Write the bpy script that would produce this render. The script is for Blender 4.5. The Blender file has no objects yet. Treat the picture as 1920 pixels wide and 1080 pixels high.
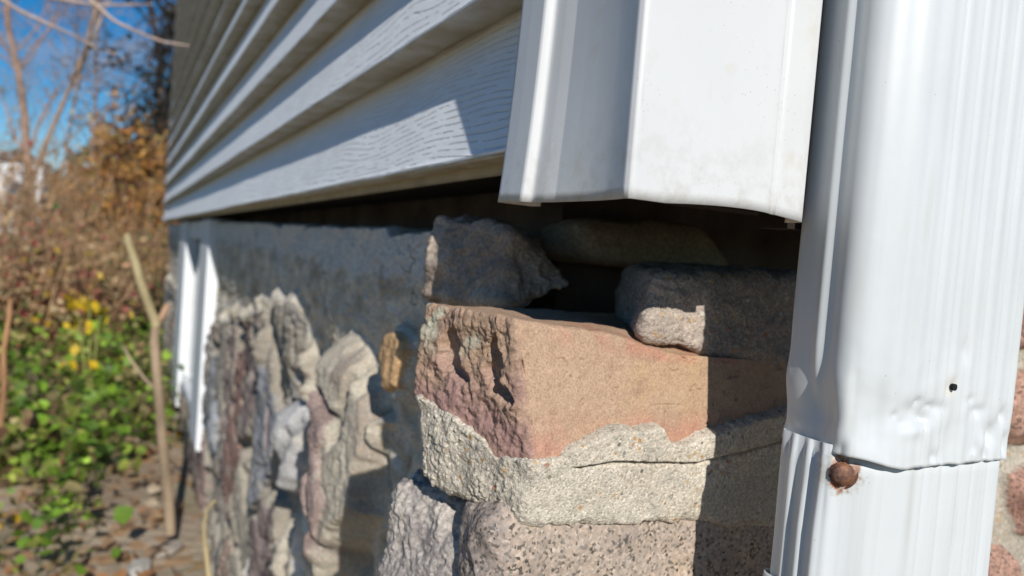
import bpy, bmesh, math, random
import numpy as np
from mathutils import Vector, Matrix
rad = math.radians
scene = bpy.context.scene
COL = scene.collection

# ------------------------------------------------------------------ camera, sky, sun, exposure
cam_d = bpy.data.cameras.new("camera")
cam = bpy.data.objects.new("camera", cam_d); COL.objects.link(cam)
R_ = (0.8831250469678336, -0.46254105752857383, 0.07839592794533562)
U_ = (-0.05071929256726734, 0.07199330509742265, 0.9961147109558344)
F_ = (0.46638793378424537, 0.8836700369037631, -0.040119335724365976)
cam.matrix_world = Matrix(((R_[0], U_[0], -F_[0], -.21), (R_[1], U_[1], -F_[1], 0.0),
                           (R_[2], U_[2], -F_[2], .90), (0, 0, 0, 1)))
cam_d.sensor_width = 36; cam_d.lens = 26.0
cam_d.clip_start = .01; cam_d.clip_end = 2000
cam_d.dof.use_dof = True; cam_d.dof.focus_distance = .365; cam_d.dof.aperture_fstop = 7.9
scene.camera = cam

world = bpy.data.worlds.new("World"); scene.world = world; world.use_nodes = True
wn = world.node_tree.nodes; wl = world.node_tree.links
bg = wn["Background"]
sky = wn.new("ShaderNodeTexSky"); sky.sky_type = 'NISHITA'; sky.sun_disc = False
SUN = Vector((-.156, -.853, .512)).normalized()          # direction from the scene to the sun
sky.sun_elevation = math.asin(SUN.z); sky.sun_rotation = math.atan2(SUN.x, SUN.y)
sky.air_density = .9; sky.dust_density = 0; sky.ozone_density = 3.5
wc = wn.new("ShaderNodeTexCoord")
cn = wn.new("ShaderNodeTexNoise"); cn.inputs['Scale'].default_value = 3.2; cn.inputs['Detail'].default_value = 7
cmap = wn.new("ShaderNodeMapping"); cmap.inputs['Scale'].default_value = (1, 1, 3.4); cmap.inputs['Location'].default_value = (.4, .3, .1)
cr = wn.new("ShaderNodeValToRGB"); cr.color_ramp.elements[0].position = .60; cr.color_ramp.elements[1].position = .80
cmx = wn.new("ShaderNodeMix"); cmx.data_type = 'RGBA'
cmx.inputs[7].default_value = (6.5, 6.2, 6.4, 1)
wl.new(wc.outputs['Generated'], cmap.inputs[0]); wl.new(cmap.outputs[0], cn.inputs['Vector'])
wl.new(cn.outputs['Fac'], cr.inputs[0]); wl.new(cr.outputs[0], cmx.inputs[0])
hs = wn.new('ShaderNodeHueSaturation'); hs.inputs['Saturation'].default_value = 1.42
wl.new(sky.outputs[0], hs.inputs['Color']); wl.new(hs.outputs[0], cmx.inputs[6]); wl.new(cmx.outputs[2], bg.inputs['Color'])
bg.inputs['Strength'].default_value = .069

sun_d = bpy.data.lights.new("sun", 'SUN'); sun_d.energy = 4.0; sun_d.angle = rad(.5); sun_d.color = (1, .955, .89)
sun = bpy.data.objects.new("sun", sun_d); COL.objects.link(sun)
sun.rotation_euler = SUN.to_track_quat('Z', 'Y').to_euler()
vs = scene.view_settings; vs.view_transform = 'Standard'; vs.look = 'None'; vs.gamma = 1; vs.exposure = .30
scene.cycles.use_denoising = True

# ------------------------------------------------------------------ object helpers
def tag(o, label=None, cat=None, group=None, kind=None):
    if label: o['label'] = label
    if cat: o['category'] = cat
    if group: o['group'] = group
    if kind: o['kind'] = kind
    return o
def empty(name, loc, label, cat, group=None):
    o = bpy.data.objects.new(name, None); COL.objects.link(o); o.location = loc
    o.empty_display_size = .05
    return tag(o, label, cat, group)
def link(name, me, mat, parent=None):
    o = bpy.data.objects.new(name, me); COL.objects.link(o)
    if mat: me.materials.append(mat)
    if parent:
        o.parent = parent; o.matrix_parent_inverse = Matrix.Translation(parent.location).inverted()
    return o
def np_mesh(name, V, quads, tris=None, col=None, smooth=True):
    me = bpy.data.meshes.new(name)
    V = np.asarray(V, dtype=np.float32); nq = 0 if quads is None else len(quads); nt = 0 if tris is None else len(tris)
    me.vertices.add(len(V)); me.vertices.foreach_set("co", V.ravel())
    parts = []; starts = []; tot = []
    if nq: parts.append(np.asarray(quads).ravel())
    if nt: parts.append(np.asarray(tris).ravel())
    L = np.concatenate(parts).astype(np.int32)
    me.loops.add(len(L)); me.loops.foreach_set("vertex_index", L)
    st = np.concatenate([np.arange(nq) * 4, nq * 4 + np.arange(nt) * 3]).astype(np.int32)
    me.polygons.add(nq + nt); me.polygons.foreach_set("loop_start", st)
    me.update(calc_edges=True)
    if smooth: me.polygons.foreach_set("use_smooth", np.ones(nq + nt, dtype=bool))
    if col is not None:
        a = me.color_attributes.new("pigment", 'FLOAT_COLOR', 'POINT')
        c = np.ones((len(V), 4), dtype=np.float32); c[:, :3] = col
        a.data.foreach_set("color", c.ravel())
    me.validate()
    return me

# ------------------------------------------------------------------ vectorised noise
def _h(i, j, k, s):
    n = (i.astype(np.uint32) * np.uint32(374761393) + j.astype(np.uint32) * np.uint32(668265263)
         + k.astype(np.uint32) * np.uint32(2147483647) + np.uint32((s * 974634777) & 0xffffffff))
    n = (n ^ (n >> np.uint32(13))) * np.uint32(1274126177); n = n ^ (n >> np.uint32(16))
    n = (n * np.uint32(2246822519)) & np.uint32(0xffffffff)
    return (n ^ (n >> np.uint32(15)))
def vnoise(P, s=0):
    """gradient noise, about -1..1"""
    I = np.floor(P).astype(np.int64); f = P - I; w = f * f * f * (f * (f * 6 - 15) + 10)
    out = 0
    for a in (0, 1):
        wa = w[:, 0] if a else 1 - w[:, 0]
        for b in (0, 1):
            wb = w[:, 1] if b else 1 - w[:, 1]
            for c in (0, 1):
                wc_ = w[:, 2] if c else 1 - w[:, 2]
                h = _h(I[:, 0] + a, I[:, 1] + b, I[:, 2] + c, s)
                g1 = (h & 1023) / 511.5 - 1; g2 = ((h >> np.uint32(10)) & 1023) / 511.5 - 1; g3 = ((h >> np.uint32(20)) & 1023) / 511.5 - 1
                out = out + wa * wb * wc_ * (g1 * (f[:, 0] - a) + g2 * (f[:, 1] - b) + g3 * (f[:, 2] - c))
    return out * 1.5
def fbm(P, sc, o=4, s=0, g=.5):
    P = np.asarray(P); v = 0; a = 1; t = 0
    for i in range(o):
        v = v + a * vnoise(P * (sc * 2.03 ** i) + 17.3 * i, s + i); t += a; a *= g
    return v / t
def ridged(P, sc, o=4, s=0, g=.55):
    P = np.asarray(P); v = 0; a = 1; t = 0
    for i in range(o):
        v = v + a * (1 - 2 * np.abs(vnoise(P * (sc * 2.03 ** i) + 11.1 * i, s + i))); t += a; a *= g
    return v / t
def worley(P, sc, s=0):
    """distance to the nearest and second nearest cell point, and cell id"""
    Q = np.asarray(P) * sc; I = np.floor(Q).astype(np.int64)
    d1 = np.full(len(Q), 9.); d2 = np.full(len(Q), 9.); idd = np.zeros(len(Q))
    for a in (-1, 0, 1):
        for b in (-1, 0, 1):
            for c in (-1, 0, 1):
                h = _h(I[:, 0] + a, I[:, 1] + b, I[:, 2] + c, s)
                x = I[:, 0] + a + (h & 1023) / 1023.; y = I[:, 1] + b + ((h >> np.uint32(10)) & 1023) / 1023.
                z = I[:, 2] + c + ((h >> np.uint32(20)) & 1023) / 1023.
                d = np.sqrt((Q[:, 0] - x) ** 2 + (Q[:, 1] - y) ** 2 + (Q[:, 2] - z) ** 2)
                nw = d < d1
                worley.py_ = np.where(nw, y, worley.py_) if a > -1 or b > -1 or c > -1 else y + 0 * d
                d2 = np.where(nw, d1, np.minimum(d2, d)); idd = np.where(nw, (h & 4095) / 4095., idd); d1 = np.where(nw, d, d1)
    return d1, d2, idd
def ss(a, b, x):
    t = np.clip((x - a) / (b - a), 0, 1); return t * t * (3 - 2 * t)
def mix(a, b, t):
    t = np.asarray(t)[:, None]; return np.asarray(a) * (1 - t) + np.asarray(b) * t
def poly_sd(pts, u, v):
    """signed distance, positive inside"""
    pts = np.array(pts, float); n = len(pts); d = np.full(u.shape, 1e9); ins = np.zeros(u.shape, bool)
    for i in range(n):
        a = pts[i]; b = pts[(i + 1) % n]; e = b - a
        t = np.clip(((u - a[0]) * e[0] + (v - a[1]) * e[1]) / (e @ e + 1e-12), 0, 1)
        d = np.minimum(d, np.hypot(u - a[0] - t * e[0], v - a[1] - t * e[1]))
        c = ((a[1] > v) != (b[1] > v)); xx = a[0] + (v - a[1]) * e[0] / (e[1] if abs(e[1]) > 1e-9 else 1e-9)
        ins ^= c & (u < xx)
    return np.where(ins, d, -d)

# ------------------------------------------------------------------ materials
class NT:
    def __init__(s, name):
        s.m = bpy.data.materials.new(name); s.m.use_nodes = True; s.t = s.m.node_tree; s.n = s.t.nodes; s.l = s.t.links
        s.b = s.n["Principled BSDF"]; s.tc = s.n.new("ShaderNodeTexCoord")
    def new(s, t): return s.n.new(t)
    def setv(s, inp, v):
        if hasattr(v, 'node') or isinstance(v, bpy.types.NodeSocket): s.l.new(v, inp)
        else: inp.default_value = v
    def coord(s, scale=(1, 1, 1), rot=(0, 0, 0)):
        m = s.new("ShaderNodeMapping"); m.inputs['Scale'].default_value = scale; m.inputs['Rotation'].default_value = rot
        s.l.new(s.tc.outputs['Object'], m.inputs[0]); return m.outputs[0]
    def noise(s, scale, detail=5, vec=None, rough=.55, dist=0, color=False):
        n = s.new("ShaderNodeTexNoise"); n.inputs['Scale'].default_value = scale; n.inputs['Detail'].default_value = detail
        n.inputs['Roughness'].default_value = rough; n.inputs['Distortion'].default_value = dist
        s.l.new(vec or s.tc.outputs['Object'], n.inputs['Vector']); return n.outputs['Color' if color else 'Fac']
    def voro(s, scale, feature='F1', vec=None, out='Distance'):
        n = s.new("ShaderNodeTexVoronoi"); n.feature = feature; n.inputs['Scale'].default_value = scale
        s.l.new(vec or s.tc.outputs['Object'], n.inputs['Vector']); return n.outputs[out]
    def ramp(s, fac, stops):
        n = s.new("ShaderNodeValToRGB"); e = n.color_ramp.elements
        while len(e) < len(stops): e.new(.5)
        for x, (p, c) in zip(e, stops):
            x.position = p; x.color = (c, c, c, 1) if isinstance(c, (int, float)) else tuple(c) + (1,)
        s.l.new(fac, n.inputs[0]); return n.outputs[0]
    def mix(s, fac, a, b, mode='MIX'):
        n = s.new("ShaderNodeMix"); n.data_type = 'RGBA'; n.blend_type = mode
        for i, v in ((0, fac), (6, a), (7, b)):
            if isinstance(v, tuple) and len(v) == 3: v = v + (1,)
            s.setv(n.inputs[i], v)
        return n.outputs[2]
    def math(s, op, a, b=0.):
        n = s.new("ShaderNodeMath"); n.operation = op; s.setv(n.inputs[0], a); s.setv(n.inputs[1], b); return n.outputs[0]
    def bump(s, h, dist, strength=1, prev=None):
        n = s.new("ShaderNodeBump"); n.inputs['Strength'].default_value = strength; n.inputs['Distance'].default_value = dist
        s.l.new(h, n.inputs['Height'])
        if prev: s.l.new(prev, n.inputs['Normal'])
        return n.outputs[0]
    def attr(s, name="pigment"):
        n = s.new("ShaderNodeAttribute"); n.attribute_name = name; return n.outputs['Color']
    def done(s, color=None, rough=.8, normal=None, spec=.3, **kw):
        if color is not None:
            if isinstance(color, tuple) and len(color) == 3: color = color + (1,)
            s.setv(s.b.inputs['Base Color'], color)
        s.setv(s.b.inputs['Roughness'], rough); s.b.inputs['Specular IOR Level'].default_value = spec
        if normal: s.l.new(normal, s.b.inputs['Normal'])
        for k, v in kw.items(): s.setv(s.b.inputs[k.replace('_', ' ')], v)
        return s.m

def m_sandstone():
    t = NT("sandstone"); c = t.attr()
    c = t.mix(1, c, t.ramp(t.noise(900, 3), [(.3, .72), (.5, 1), (.72, 1.22)]), 'MULTIPLY')
    c = t.mix(t.ramp(t.voro(520), [(.0, .75), (.16, 0)]), c, (.14, .085, .06))
    cr_ = t.ramp(t.noise(75, 4, dist=.8), [(.488, 0), (.499, .6), (.501, .6), (.512, 0)])
    c = t.mix(t.math('MULTIPLY', cr_, t.ramp(t.noise(40, 3), [(.5, 0), (.62, 1)])), c, (.24, .15, .10))
    n = t.bump(t.noise(420, 6, rough=.7), .0006, .8)
    return t.done(c, .88, n, .15)
def m_mortar():
    t = NT("lime_mortar"); c = t.attr()
    v = t.new("ShaderNodeTexVoronoi"); v.inputs['Scale'].default_value = 900; t.l.new(t.tc.outputs['Object'], v.inputs['Vector'])
    sp = t.new("ShaderNodeSeparateColor"); t.l.new(v.outputs['Color'], sp.inputs[0])
    c = t.mix(1, c, t.ramp(sp.outputs[0], [(.0, .62), (.25, .9), (.8, 1.08), (1, 1.4)]), 'MULTIPLY')
    v2 = t.new("ShaderNodeTexVoronoi"); v2.inputs['Scale'].default_value = 240; t.l.new(t.tc.outputs['Object'], v2.inputs['Vector'])
    s2 = t.new("ShaderNodeSeparateColor"); t.l.new(v2.outputs['Color'], s2.inputs[0])
    near = t.ramp(v2.outputs['Distance'], [(.26, 1), (.36, 0)])
    pick = t.ramp(s2.outputs[1], [(.70, 0), (.72, 1)])
    peb = t.ramp(s2.outputs[0], [(0, (.42, .23, .09)), (.35, (.5, .36, .2)), (.6, (.16, .15, .14)), (.8, (.65, .6, .5)), (1, (.35, .14, .08))])
    c = t.mix(t.math('MULTIPLY', near, pick), c, peb)
    h = t.math('ADD', t.math('MULTIPLY', v.outputs['Distance'], -1.), t.math('MULTIPLY', t.noise(420, 6, rough=.7), 2.0))
    n = t.bump(h, .0006, .7)
    return t.done(c, .93, n, .1)
def m_granite():
    t = NT("granite"); c = t.attr()
    v = t.new("ShaderNodeTexVoronoi"); v.inputs['Scale'].default_value = 620; t.l.new(t.tc.outputs['Object'], v.inputs['Vector'])
    sp = t.new("ShaderNodeSeparateColor"); t.l.new(v.outputs['Color'], sp.inputs[0])
    g = t.ramp(sp.outputs[0], [(0, (.18, .19, .18)), (.14, (.38, .38, .37)), (.24, (.8, .78, .76)), (.5, (1.05, .97, .9)), (.75, (1.2, 1.08, 1.0)), (1, (1.5, 1.47, 1.45))])
    c = t.mix(t.ramp(t.noise(180, 5), [(.35, .45), (.6, 1)]), c, t.mix(1, c, g, 'MULTIPLY'))
    n = t.bump(t.noise(300, 7, rough=.7), .0010, .8)
    return t.done(c, .8, n, .25)
def m_roughrock(name="rough_rock", bd=.0016):
    t = NT(name); c = t.attr()
    c = t.mix(1, c, t.ramp(t.noise(380, 6, rough=.7), [(.3, .5), (.5, .95), (.72, 1.5)]), 'MULTIPLY')
    c = t.mix(t.ramp(t.voro(300), [(.02, .8), (.14, 0)]), c, (.07, .06, .055))
    n = t.bump(t.noise(170, 8, rough=.72), bd, .9)
    return t.done(c, .9, n, .15)
M_SAND, M_MORT, M_GRAN, M_ROCK = m_sandstone(), m_mortar(), m_granite(), m_roughrock()

def m_siding():
    t = NT("embossed_vinyl_siding")
    vec = t.coord((60, 11, 270))
    g = t.noise(1.0, 2, vec=t.coord((8, 2.6, 9)), rough=.4)
    sz = t.new("ShaderNodeSeparateXYZ"); t.l.new(t.tc.outputs['Object'], sz.inputs[0])
    fr = t.new("ShaderNodeMath"); fr.operation = 'FRACT'; t.l.new(t.math('ADD', t.math('MULTIPLY', g, 14.), t.math('MULTIPLY', sz.outputs[2], 150.)), fr.inputs[0])
    brk = t.ramp(t.noise(1.0, 3, vec=t.coord((60, 45, 260))), [(.42, 0), (.52, 1)])
    g2 = t.math('MULTIPLY', t.ramp(fr.outputs[0], [(.0, 1), (.10, 1), (.22, 0), (.94, 0), (1, 1)]), brk)
    g3 = t.math('SUBTRACT', t.math('MULTIPLY', t.noise(1.0, 4, vec=vec, rough=.6), .5), g2)
    n = t.bump(g3, .0011, .9)
    n = t.bump(t.noise(9, 3), .004, .25, n)
    c = t.mix(t.ramp(t.noise(14, 6), [(.35, 0), (.75, 1)]), (.84, .855, .86), (.77, .785, .78))
    # brown undersides: yellow dirt, with lip shade and warm ground bounce painted in
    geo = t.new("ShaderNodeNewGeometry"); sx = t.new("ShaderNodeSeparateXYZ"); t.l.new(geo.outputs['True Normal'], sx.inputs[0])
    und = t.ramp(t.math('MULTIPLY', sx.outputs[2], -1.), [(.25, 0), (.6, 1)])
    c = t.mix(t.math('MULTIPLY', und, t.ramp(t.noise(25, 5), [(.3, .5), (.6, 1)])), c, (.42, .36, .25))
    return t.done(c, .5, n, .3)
def m_vinyl_white(name, base=(.595, .605, .605), rough=.35, speck=True):
    t = NT(name); c = t.mix(t.ramp(t.noise(12, 6), [(.4, 0), (.8, 1)]), base, tuple(b * .93 for b in base))
    if speck:
        msk = t.math('MULTIPLY', t.ramp(t.voro(380), [(.08, 1), (.17, 0)]), t.ramp(t.noise(34, 4), [(.50, 0), (.62, 1)]))
        c = t.mix(t.math('MULTIPLY', msk, .6), c, (.3, .28, .25))
        c = t.mix(t.ramp(t.noise(45, 5), [(.62, 0), (.80, .5)]), c, (.52, .45, .32))
    sz = t.new("ShaderNodeSeparateXYZ"); t.l.new(t.tc.outputs['Object'], sz.inputs[0])
    lowz = t.new("ShaderNodeMapRange"); lowz.inputs['From Min'].default_value = .93; lowz.inputs['From Max'].default_value = .975; lowz.inputs['To Min'].default_value = 1; lowz.inputs['To Max'].default_value = 0
    t.l.new(sz.outputs[2], lowz.inputs['Value'])
    dirt = t.math('MULTIPLY', t.math('MULTIPLY', lowz.outputs[0], t.ramp(t.noise(110, 7, rough=.7), [(.45, 0), (.7, 1)])), .5)
    c = t.mix(dirt, c, (.36, .33, .27))
    scf = t.ramp(t.noise(1, 5, vec=t.coord((220, 220, 14), (0, .25, 0))), [(.66, 0), (.74, .3)])
    c = t.mix(scf, c, (.42, .42, .41))
    n = t.bump(t.noise(30, 3), .0010, .2)
    return t.done(c, rough, n, .4)
M_SIDE = m_siding(); M_POST = m_vinyl_white("white_vinyl_trim")
def m_gutter():
    t = NT("white_painted_aluminium")
    c = t.mix(t.ramp(t.noise(10, 6), [(.4, 0), (.8, 1)]), (.57, .597, .608), (.515, .545, .555))
    # rust and grime stain round the screw, a fixed mark on the pipe
    def spot(p, r0, r1, col, k, c):
        d = t.new("ShaderNodeVectorMath"); d.operation = 'DISTANCE'; t.l.new(t.tc.outputs['Object'], d.inputs[0]); d.inputs[1].default_value = p
        f = t.math('MULTIPLY_ADD', t.noise(320, 5), 1.0) if False else t.math('ADD', d.outputs['Value'], t.math('MULTIPLY', t.math('SUBTRACT', t.noise(300, 6), .5), .016))
        m = t.new("ShaderNodeMapRange"); m.inputs['From Min'].default_value = r0; m.inputs['From Max'].default_value = r1
        m.inputs['To Min'].default_value = k; m.inputs['To Max'].default_value = 0; t.l.new(f, m.inputs['Value'])
        return t.mix(m.outputs[0], c, col)
    c = spot(SCREW, .0072, .0118, (.38, .35, .29), .7, c)
    c = spot((SCREW[0] + .0012, SCREW[1], SCREW[2] - .0006), .0056, .0080, (.26, .09, .035), 1, c)
    c = spot((SCREW[0] + .001, SCREW[1], SCREW[2] + .0058), .0015, .0045, (.30, .11, .04), .9, c)
    st = t.ramp(t.noise(1, 5, vec=t.coord((130, 130, 5))), [(.48, 0), (.70, .5)])
    c = t.mix(t.math('MULTIPLY', st, t.ramp(t.noise(6, 3), [(.4, 0), (.6, 1)])), c, (.40, .41, .38))
    c = spot(HOLE, .002, .007, (.60, .57, .48), .6, c)
    msk = t.math('MULTIPLY', t.ramp(t.voro(160), [(.03, 1), (.07, 0)]), t.ramp(t.noise(30, 2), [(.56, 0), (.62, 1)]))
    c = t.mix(t.math('MULTIPLY', msk, .7), c, (.25, .25, .25))
    n = t.bump(t.noise(22, 3), .0018, .25)
    return t.done(c, .42, n, .4)

# ------------------------------------------------------------------ masonry builders
def grid_quads(nu, nv, off=0, flip=False):
    i = np.arange(nu - 1)[:, None] * nv + np.arange(nv - 1)[None, :]
    q = np.stack([i, i + nv, i + nv + 1, i + 1], -1).reshape(-1, 4) + off
    return q[:, ::-1] if flip else q
def normals_of(V, Q):
    a = V[Q[:, 2]] - V[Q[:, 0]]; b = V[Q[:, 3]] - V[Q[:, 1]]; n = np.cross(a, b)
    N = np.zeros_like(V)
    for k in range(4):
        for c in range(3): N[:, c] += np.bincount(Q[:, k], weights=n[:, c], minlength=len(V))
    return N / (np.linalg.norm(N, axis=1)[:, None] + 1e-12)
def block(corners, res, r, disp):
    """closed rounded block. corners[(sx,sy,sz)] -> point; res = sample spacing per axis; disp(P,N,Q)->(offset along N, colour)"""
    C = {k: np.array(v, float) for k, v in corners.items()}
    dims = np.array([np.linalg.norm(C[(1, -1, 1)] - C[(-1, -1, 1)]), np.linalg.norm(C[(-1, 1, 1)] - C[(-1, -1, 1)]), np.linalg.norm(C[(-1, -1, 1)] - C[(-1, -1, -1)])]) / 2
    n = [max(6, int(2 * d / s)) for d, s in zip(dims, res)]
    VV = []; QQ = []; off = 0
    for ax in range(3):
        o = [a for a in range(3) if a != ax]
        A, B = np.meshgrid(np.linspace(-1, 1, n[o[0]] + 1), np.linspace(-1, 1, n[o[1]] + 1), indexing='ij')
        for sgn in (-1, 1):
            q = np.zeros((A.size, 3)); q[:, o[0]] = A.ravel(); q[:, o[1]] = B.ravel(); q[:, ax] = sgn
            fl = (sgn > 0) ^ (ax == 1)
            VV.append(q); QQ.append(grid_quads(n[o[0]] + 1, n[o[1]] + 1, off, not fl)); off += A.size
    q = np.concatenate(VV); Q = np.concatenate(QQ)
    key = np.round(q * 1e5).astype(np.int64); key = key[:, 0] * 10 ** 12 + key[:, 1] * 10 ** 6 + key[:, 2]
    _, first, inv = np.unique(key, return_index=True, return_inverse=True)
    q = q[first]; Q = inv.reshape(-1)[Q]
    P0 = q * dims; inner = np.maximum(dims - r, 1e-4); cl = np.clip(P0, -inner, inner); dd = P0 - cl
    P1 = cl + dd / (np.linalg.norm(dd, axis=1)[:, None] + 1e-12) * r
    u = P1 / dims
    P = 0
    for k, c in C.items():
        w = (1 + k[0] * u[:, 0]) * (1 + k[1] * u[:, 1]) * (1 + k[2] * u[:, 2]) / 8
        P = P + w[:, None] * c
    N = normals_of(P, Q)
    h, col = disp(P, N, u)
    return P + N * h[:, None] if h.ndim == 1 else P + h, Q, col

MORT = np.array((.50, .445, .36)); MORT_D = np.array((.34, .315, .27)); MORT_W = np.array((.60, .545, .45))
SAND = np.array((.415, .285, .195)); SAND_Y = np.array((.44, .295, .17)); SAND_R = np.array((.38, .17, .12)); PURP = np.array((.34, .21, .18)); LICH = np.array((.46, .46, .36))

foundation = empty("stone_foundation", (.02, .34, 0), "fieldstone foundation of mixed pink and grey stones set in rough mortar below the siding", "foundation wall")

# ---- corner sandstone block
def bed_line(x, y):
    zb_f = np.interp(x, [-.03, -.012, -.004, .002, .018, .03, .045, .064, .070, .082, .098, .14, .19, .22], [.797, .7975, .7975, .803, .8075, .811, .8095, .8105, .802, .7985, .8035, .812, .818, .82])
    zb_l = np.interp(y, [.31, .325, .335, .345, .355, .375, .395, .43], [.797, .7975, .795, .794, .800, .808, .8125, .816])
    return zb_f * (x > -.018) + zb_l * (x <= -.018)
def d_corner(P, N, u):
    y = P[:, 1]; z = P[:, 2]; x = P[:, 0]
    lf = ss(.25, .75, -N[:, 0]); fr = ss(.5, .9, -N[:, 1]); top = ss(.5, .9, N[:, 2])
    S = P * np.array((1, 1, 1))
    h = .0022 * fbm(P, 22, 3, 5) + .0009 * fbm(P, 90, 4, 8)
    # split left end: ragged cleavage
    rg = ridged(P * np.array((1, 1.2, .8)), 55, 5, 21)
    hl = .0036 * fbm(P, 40, 4, 11) + .0026 * rg + .0010 * fbm(P, 300, 4, 31) + .0012 * ridged(P, 140, 3, 33)
    # two notches with overhanging near edges, traced on the end face (y, z)
    def notch(pts, depth, soft):
        return -depth * ss(0, soft, poly_sd(pts, y + .005 * fbm(P, 110, 4, 3), z + .005 * fbm(P, 90, 4, 4)))
    hl += notch([(.355, .858), (.347, .861), (.341, .850), (.3405, .835), (.331, .826), (.337, .822), (.352, .827), (.360, .838)], .0075, .004)
    hl += notch([(.392, .860), (.380, .861), (.377, .850), (.374, .838), (.366, .830), (.372, .826), (.390, .830), (.396, .842)], .0065, .004)
    # lower end undercut towards the bottom
    hl += .005 * ss(.83, .81, z) * 0
    # strata steps on the front near right end
    hf = -.0012 * ss(.0008, 0, np.abs(z - .822 - .004 * fbm(P, 30, 2, 9))) * ss(.058, .064, x) * ss(.088, .08, x)
    h = h * (1 - lf) + hl * lf + hf * fr
    edge = np.clip(1 - np.abs(lf - .5) * 2, 0, 1)
    h -= edge * .0045 * ss(-.1, .4, fbm(P, 75, 4, 35)) + .0022 * ss(.010, .0, np.abs(x + .026)) * ss(0, .35, fbm(P, 55, 3, 36)) * fr
    h += fr * (-.0014 * ss(.30, .45, fbm(P, 120, 3, 37)) - .0016 * ss(.012, .002, np.abs(fbm(P, 26, 4, 38))) * ss(.1, .3, fbm(P, 24, 2, 39)))
    h -= .004 * ss(.04, .09, x) * top * 1.0
    h -= .014 * ss(-.001, -.010, z - bed_line(x, y)) * (1 - top)
    # colour
    n1 = fbm(P, 14, 4, 40); n2 = fbm(P, 45, 4, 41); n3 = fbm(P, 240, 3, 42)
    c = mix(SAND * .98, SAND_Y, ss(-.1, .6, n1 + (x - .05) * 5) * ss(.115, .09, x))
    c = mix(c, (.48, .345, .24), ss(.05, .5, n2) * .5)
    c = mix(c, (.40, .27, .19), ss(.0, .45, fbm(P, 32, 5, 47)) * .65); c = mix(c, (.33, .20, .15), ss(.25, .5, fbm(P, 85, 4, 48)) * .5)
    ztop = .868 - .10 * np.clip(x + .01, 0, .1)
    red = ss(.010, .002, np.abs(z - ztop + .004 + .004 * n2)) * ss(-.012, .012, x) * ss(-.2, .25, fbm(P, 50, 3, 44))
    red = np.maximum(red, ss(.822, .806, z + .010 * n2 + .004 * n3) * ss(-.25, .25, fbm(P, 33, 3, 46) + .15) * .85)
    c = mix(c, SAND_R * 1.15, red * .6)
    pl = mix(SAND * .85, PURP, ss(-.25, .35, fbm(P, 20, 4, 50) + (.84 - z) * 12))
    pl = mix(pl, SAND * 1.05, ss(.1, .45, fbm(P, 60, 3, 52)) * .6)
    li = ss(.18, .34, fbm(P, 48, 4, 53) + ss(.385, .41, y) * .35 + ss(.855, .866, z) * .12) * ss(.835, .86, z)
    pl = mix(pl, LICH * .95, li * .8)
    c = mix(c, pl, lf)
    c = c * (1 + .16 * n3)[:, None]
    return h, np.clip(c, .02, .9)
V, Q, col = block({(-1, -1, -1): (-.015, .3195, .776), (-1, -1, 1): (-.0305, .335, .8690), (1, -1, -1): (.215, .338, .770), (1, -1, 1): (.215, .340, .848),
                   (-1, 1, -1): (-.052, .420, .780), (-1, 1, 1): (-.049, .412, .8695), (1, 1, -1): (.215, .47, .77), (1, 1, 1): (.215, .47, .8665)},
                  (.00055, .0006, .0006), .0035, d_corner)
# the near top edge dips to the right where a flake has come off
V[:, 2] -= .0085 * ss(.03, .085, V[:, 0]) * ss(.84, .866, V[:, 2]) * ss(.37, .345, V[:, 1])
corner_stone = link("stone", np_mesh("corner_sandstone", V, Q, col=col), M_SAND, foundation)
corner_stone['label'] = "pink and tan sandstone block with a split, notched end at the corner"

# ---- mortar bed under the corner stone
def mortar_col(P, s=0, dark=0.):
    n = fbm(P, 18, 4, 60 + s); m = fbm(P, 70, 3, 61 + s)
    c = mix(MORT, MORT_W, ss(-.2, .5, n)); c = mix(c, MORT_D, ss(.0, .5, m) * .5 + dark)
    return c * (1 + .12 * fbm(P, 400, 2, 66))[:, None]
def pebbles(P, sc, amp, s=0):
    d1, d2, _ = worley(P, sc, s); return amp * (np.clip(.62 - d1, 0, 1) ** .8)
def d_bed(P, N, u):
    x, y, z = P.T
    lf = ss(.25, .75, -N[:, 0]); fr = 1 - lf
    h = .0022 * fbm(P, 26, 4, 70) + .0007 * fbm(P, 120, 3, 71)
    h += lf * (.0026 * fbm(P, 60, 4, 72) + pebbles(P, 330, .0020, 5) * ss(-.5, .3, fbm(P, 45, 2, 73)) + .0022 * ridged(P, 45, 4, 74)) + fr * (pebbles(P, 520, .0002, 6))
    # upper boundary against the block: sink behind it above a ragged line
    wob = .0030 * fbm(P, 50, 4, 75) + .0014 * fbm(P, 230, 2, 76)
    zb = bed_line(x, y)
    up = z - (zb + wob)
    h -= .030 * ss(0, .0040, up)
    # horizontal crease where two trowel passes meet on the front
    zc = np.interp(x, [.0, .03, .095, .18], [.792, .7935, .7885, .798]) + .0016 * fbm(P, 30, 3, 78) + .0006 * fbm(P, 200, 2, 77)
    cr = ss(.0, .012, x) * (1 - lf)
    h += cr * (-.0035 * ss(.0016, 0, np.abs(z - zc)) + .0022 * ss(0, .002, z - zc))
    c = mortar_col(P, 3)
    return h, np.clip(c, .02, .9)
V, Q, col = block({(-1, -1, -1): (-.0205, .324, .760), (-1, -1, 1): (-.0215, .3165, .826), (1, -1, -1): (.215, .335, .745), (1, -1, 1): (.215, .3330, .836),
                   (-1, 1, -1): (-.047, .402, .764), (-1, 1, 1): (-.0535, .414, .826), (1, 1, -1): (.215, .45, .76), (1, 1, 1): (.215, .45, .84)},
                  (.0006, .0006, .0006), .006, d_bed)
bt = ss(.775, .765, V[:, 2])
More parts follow.
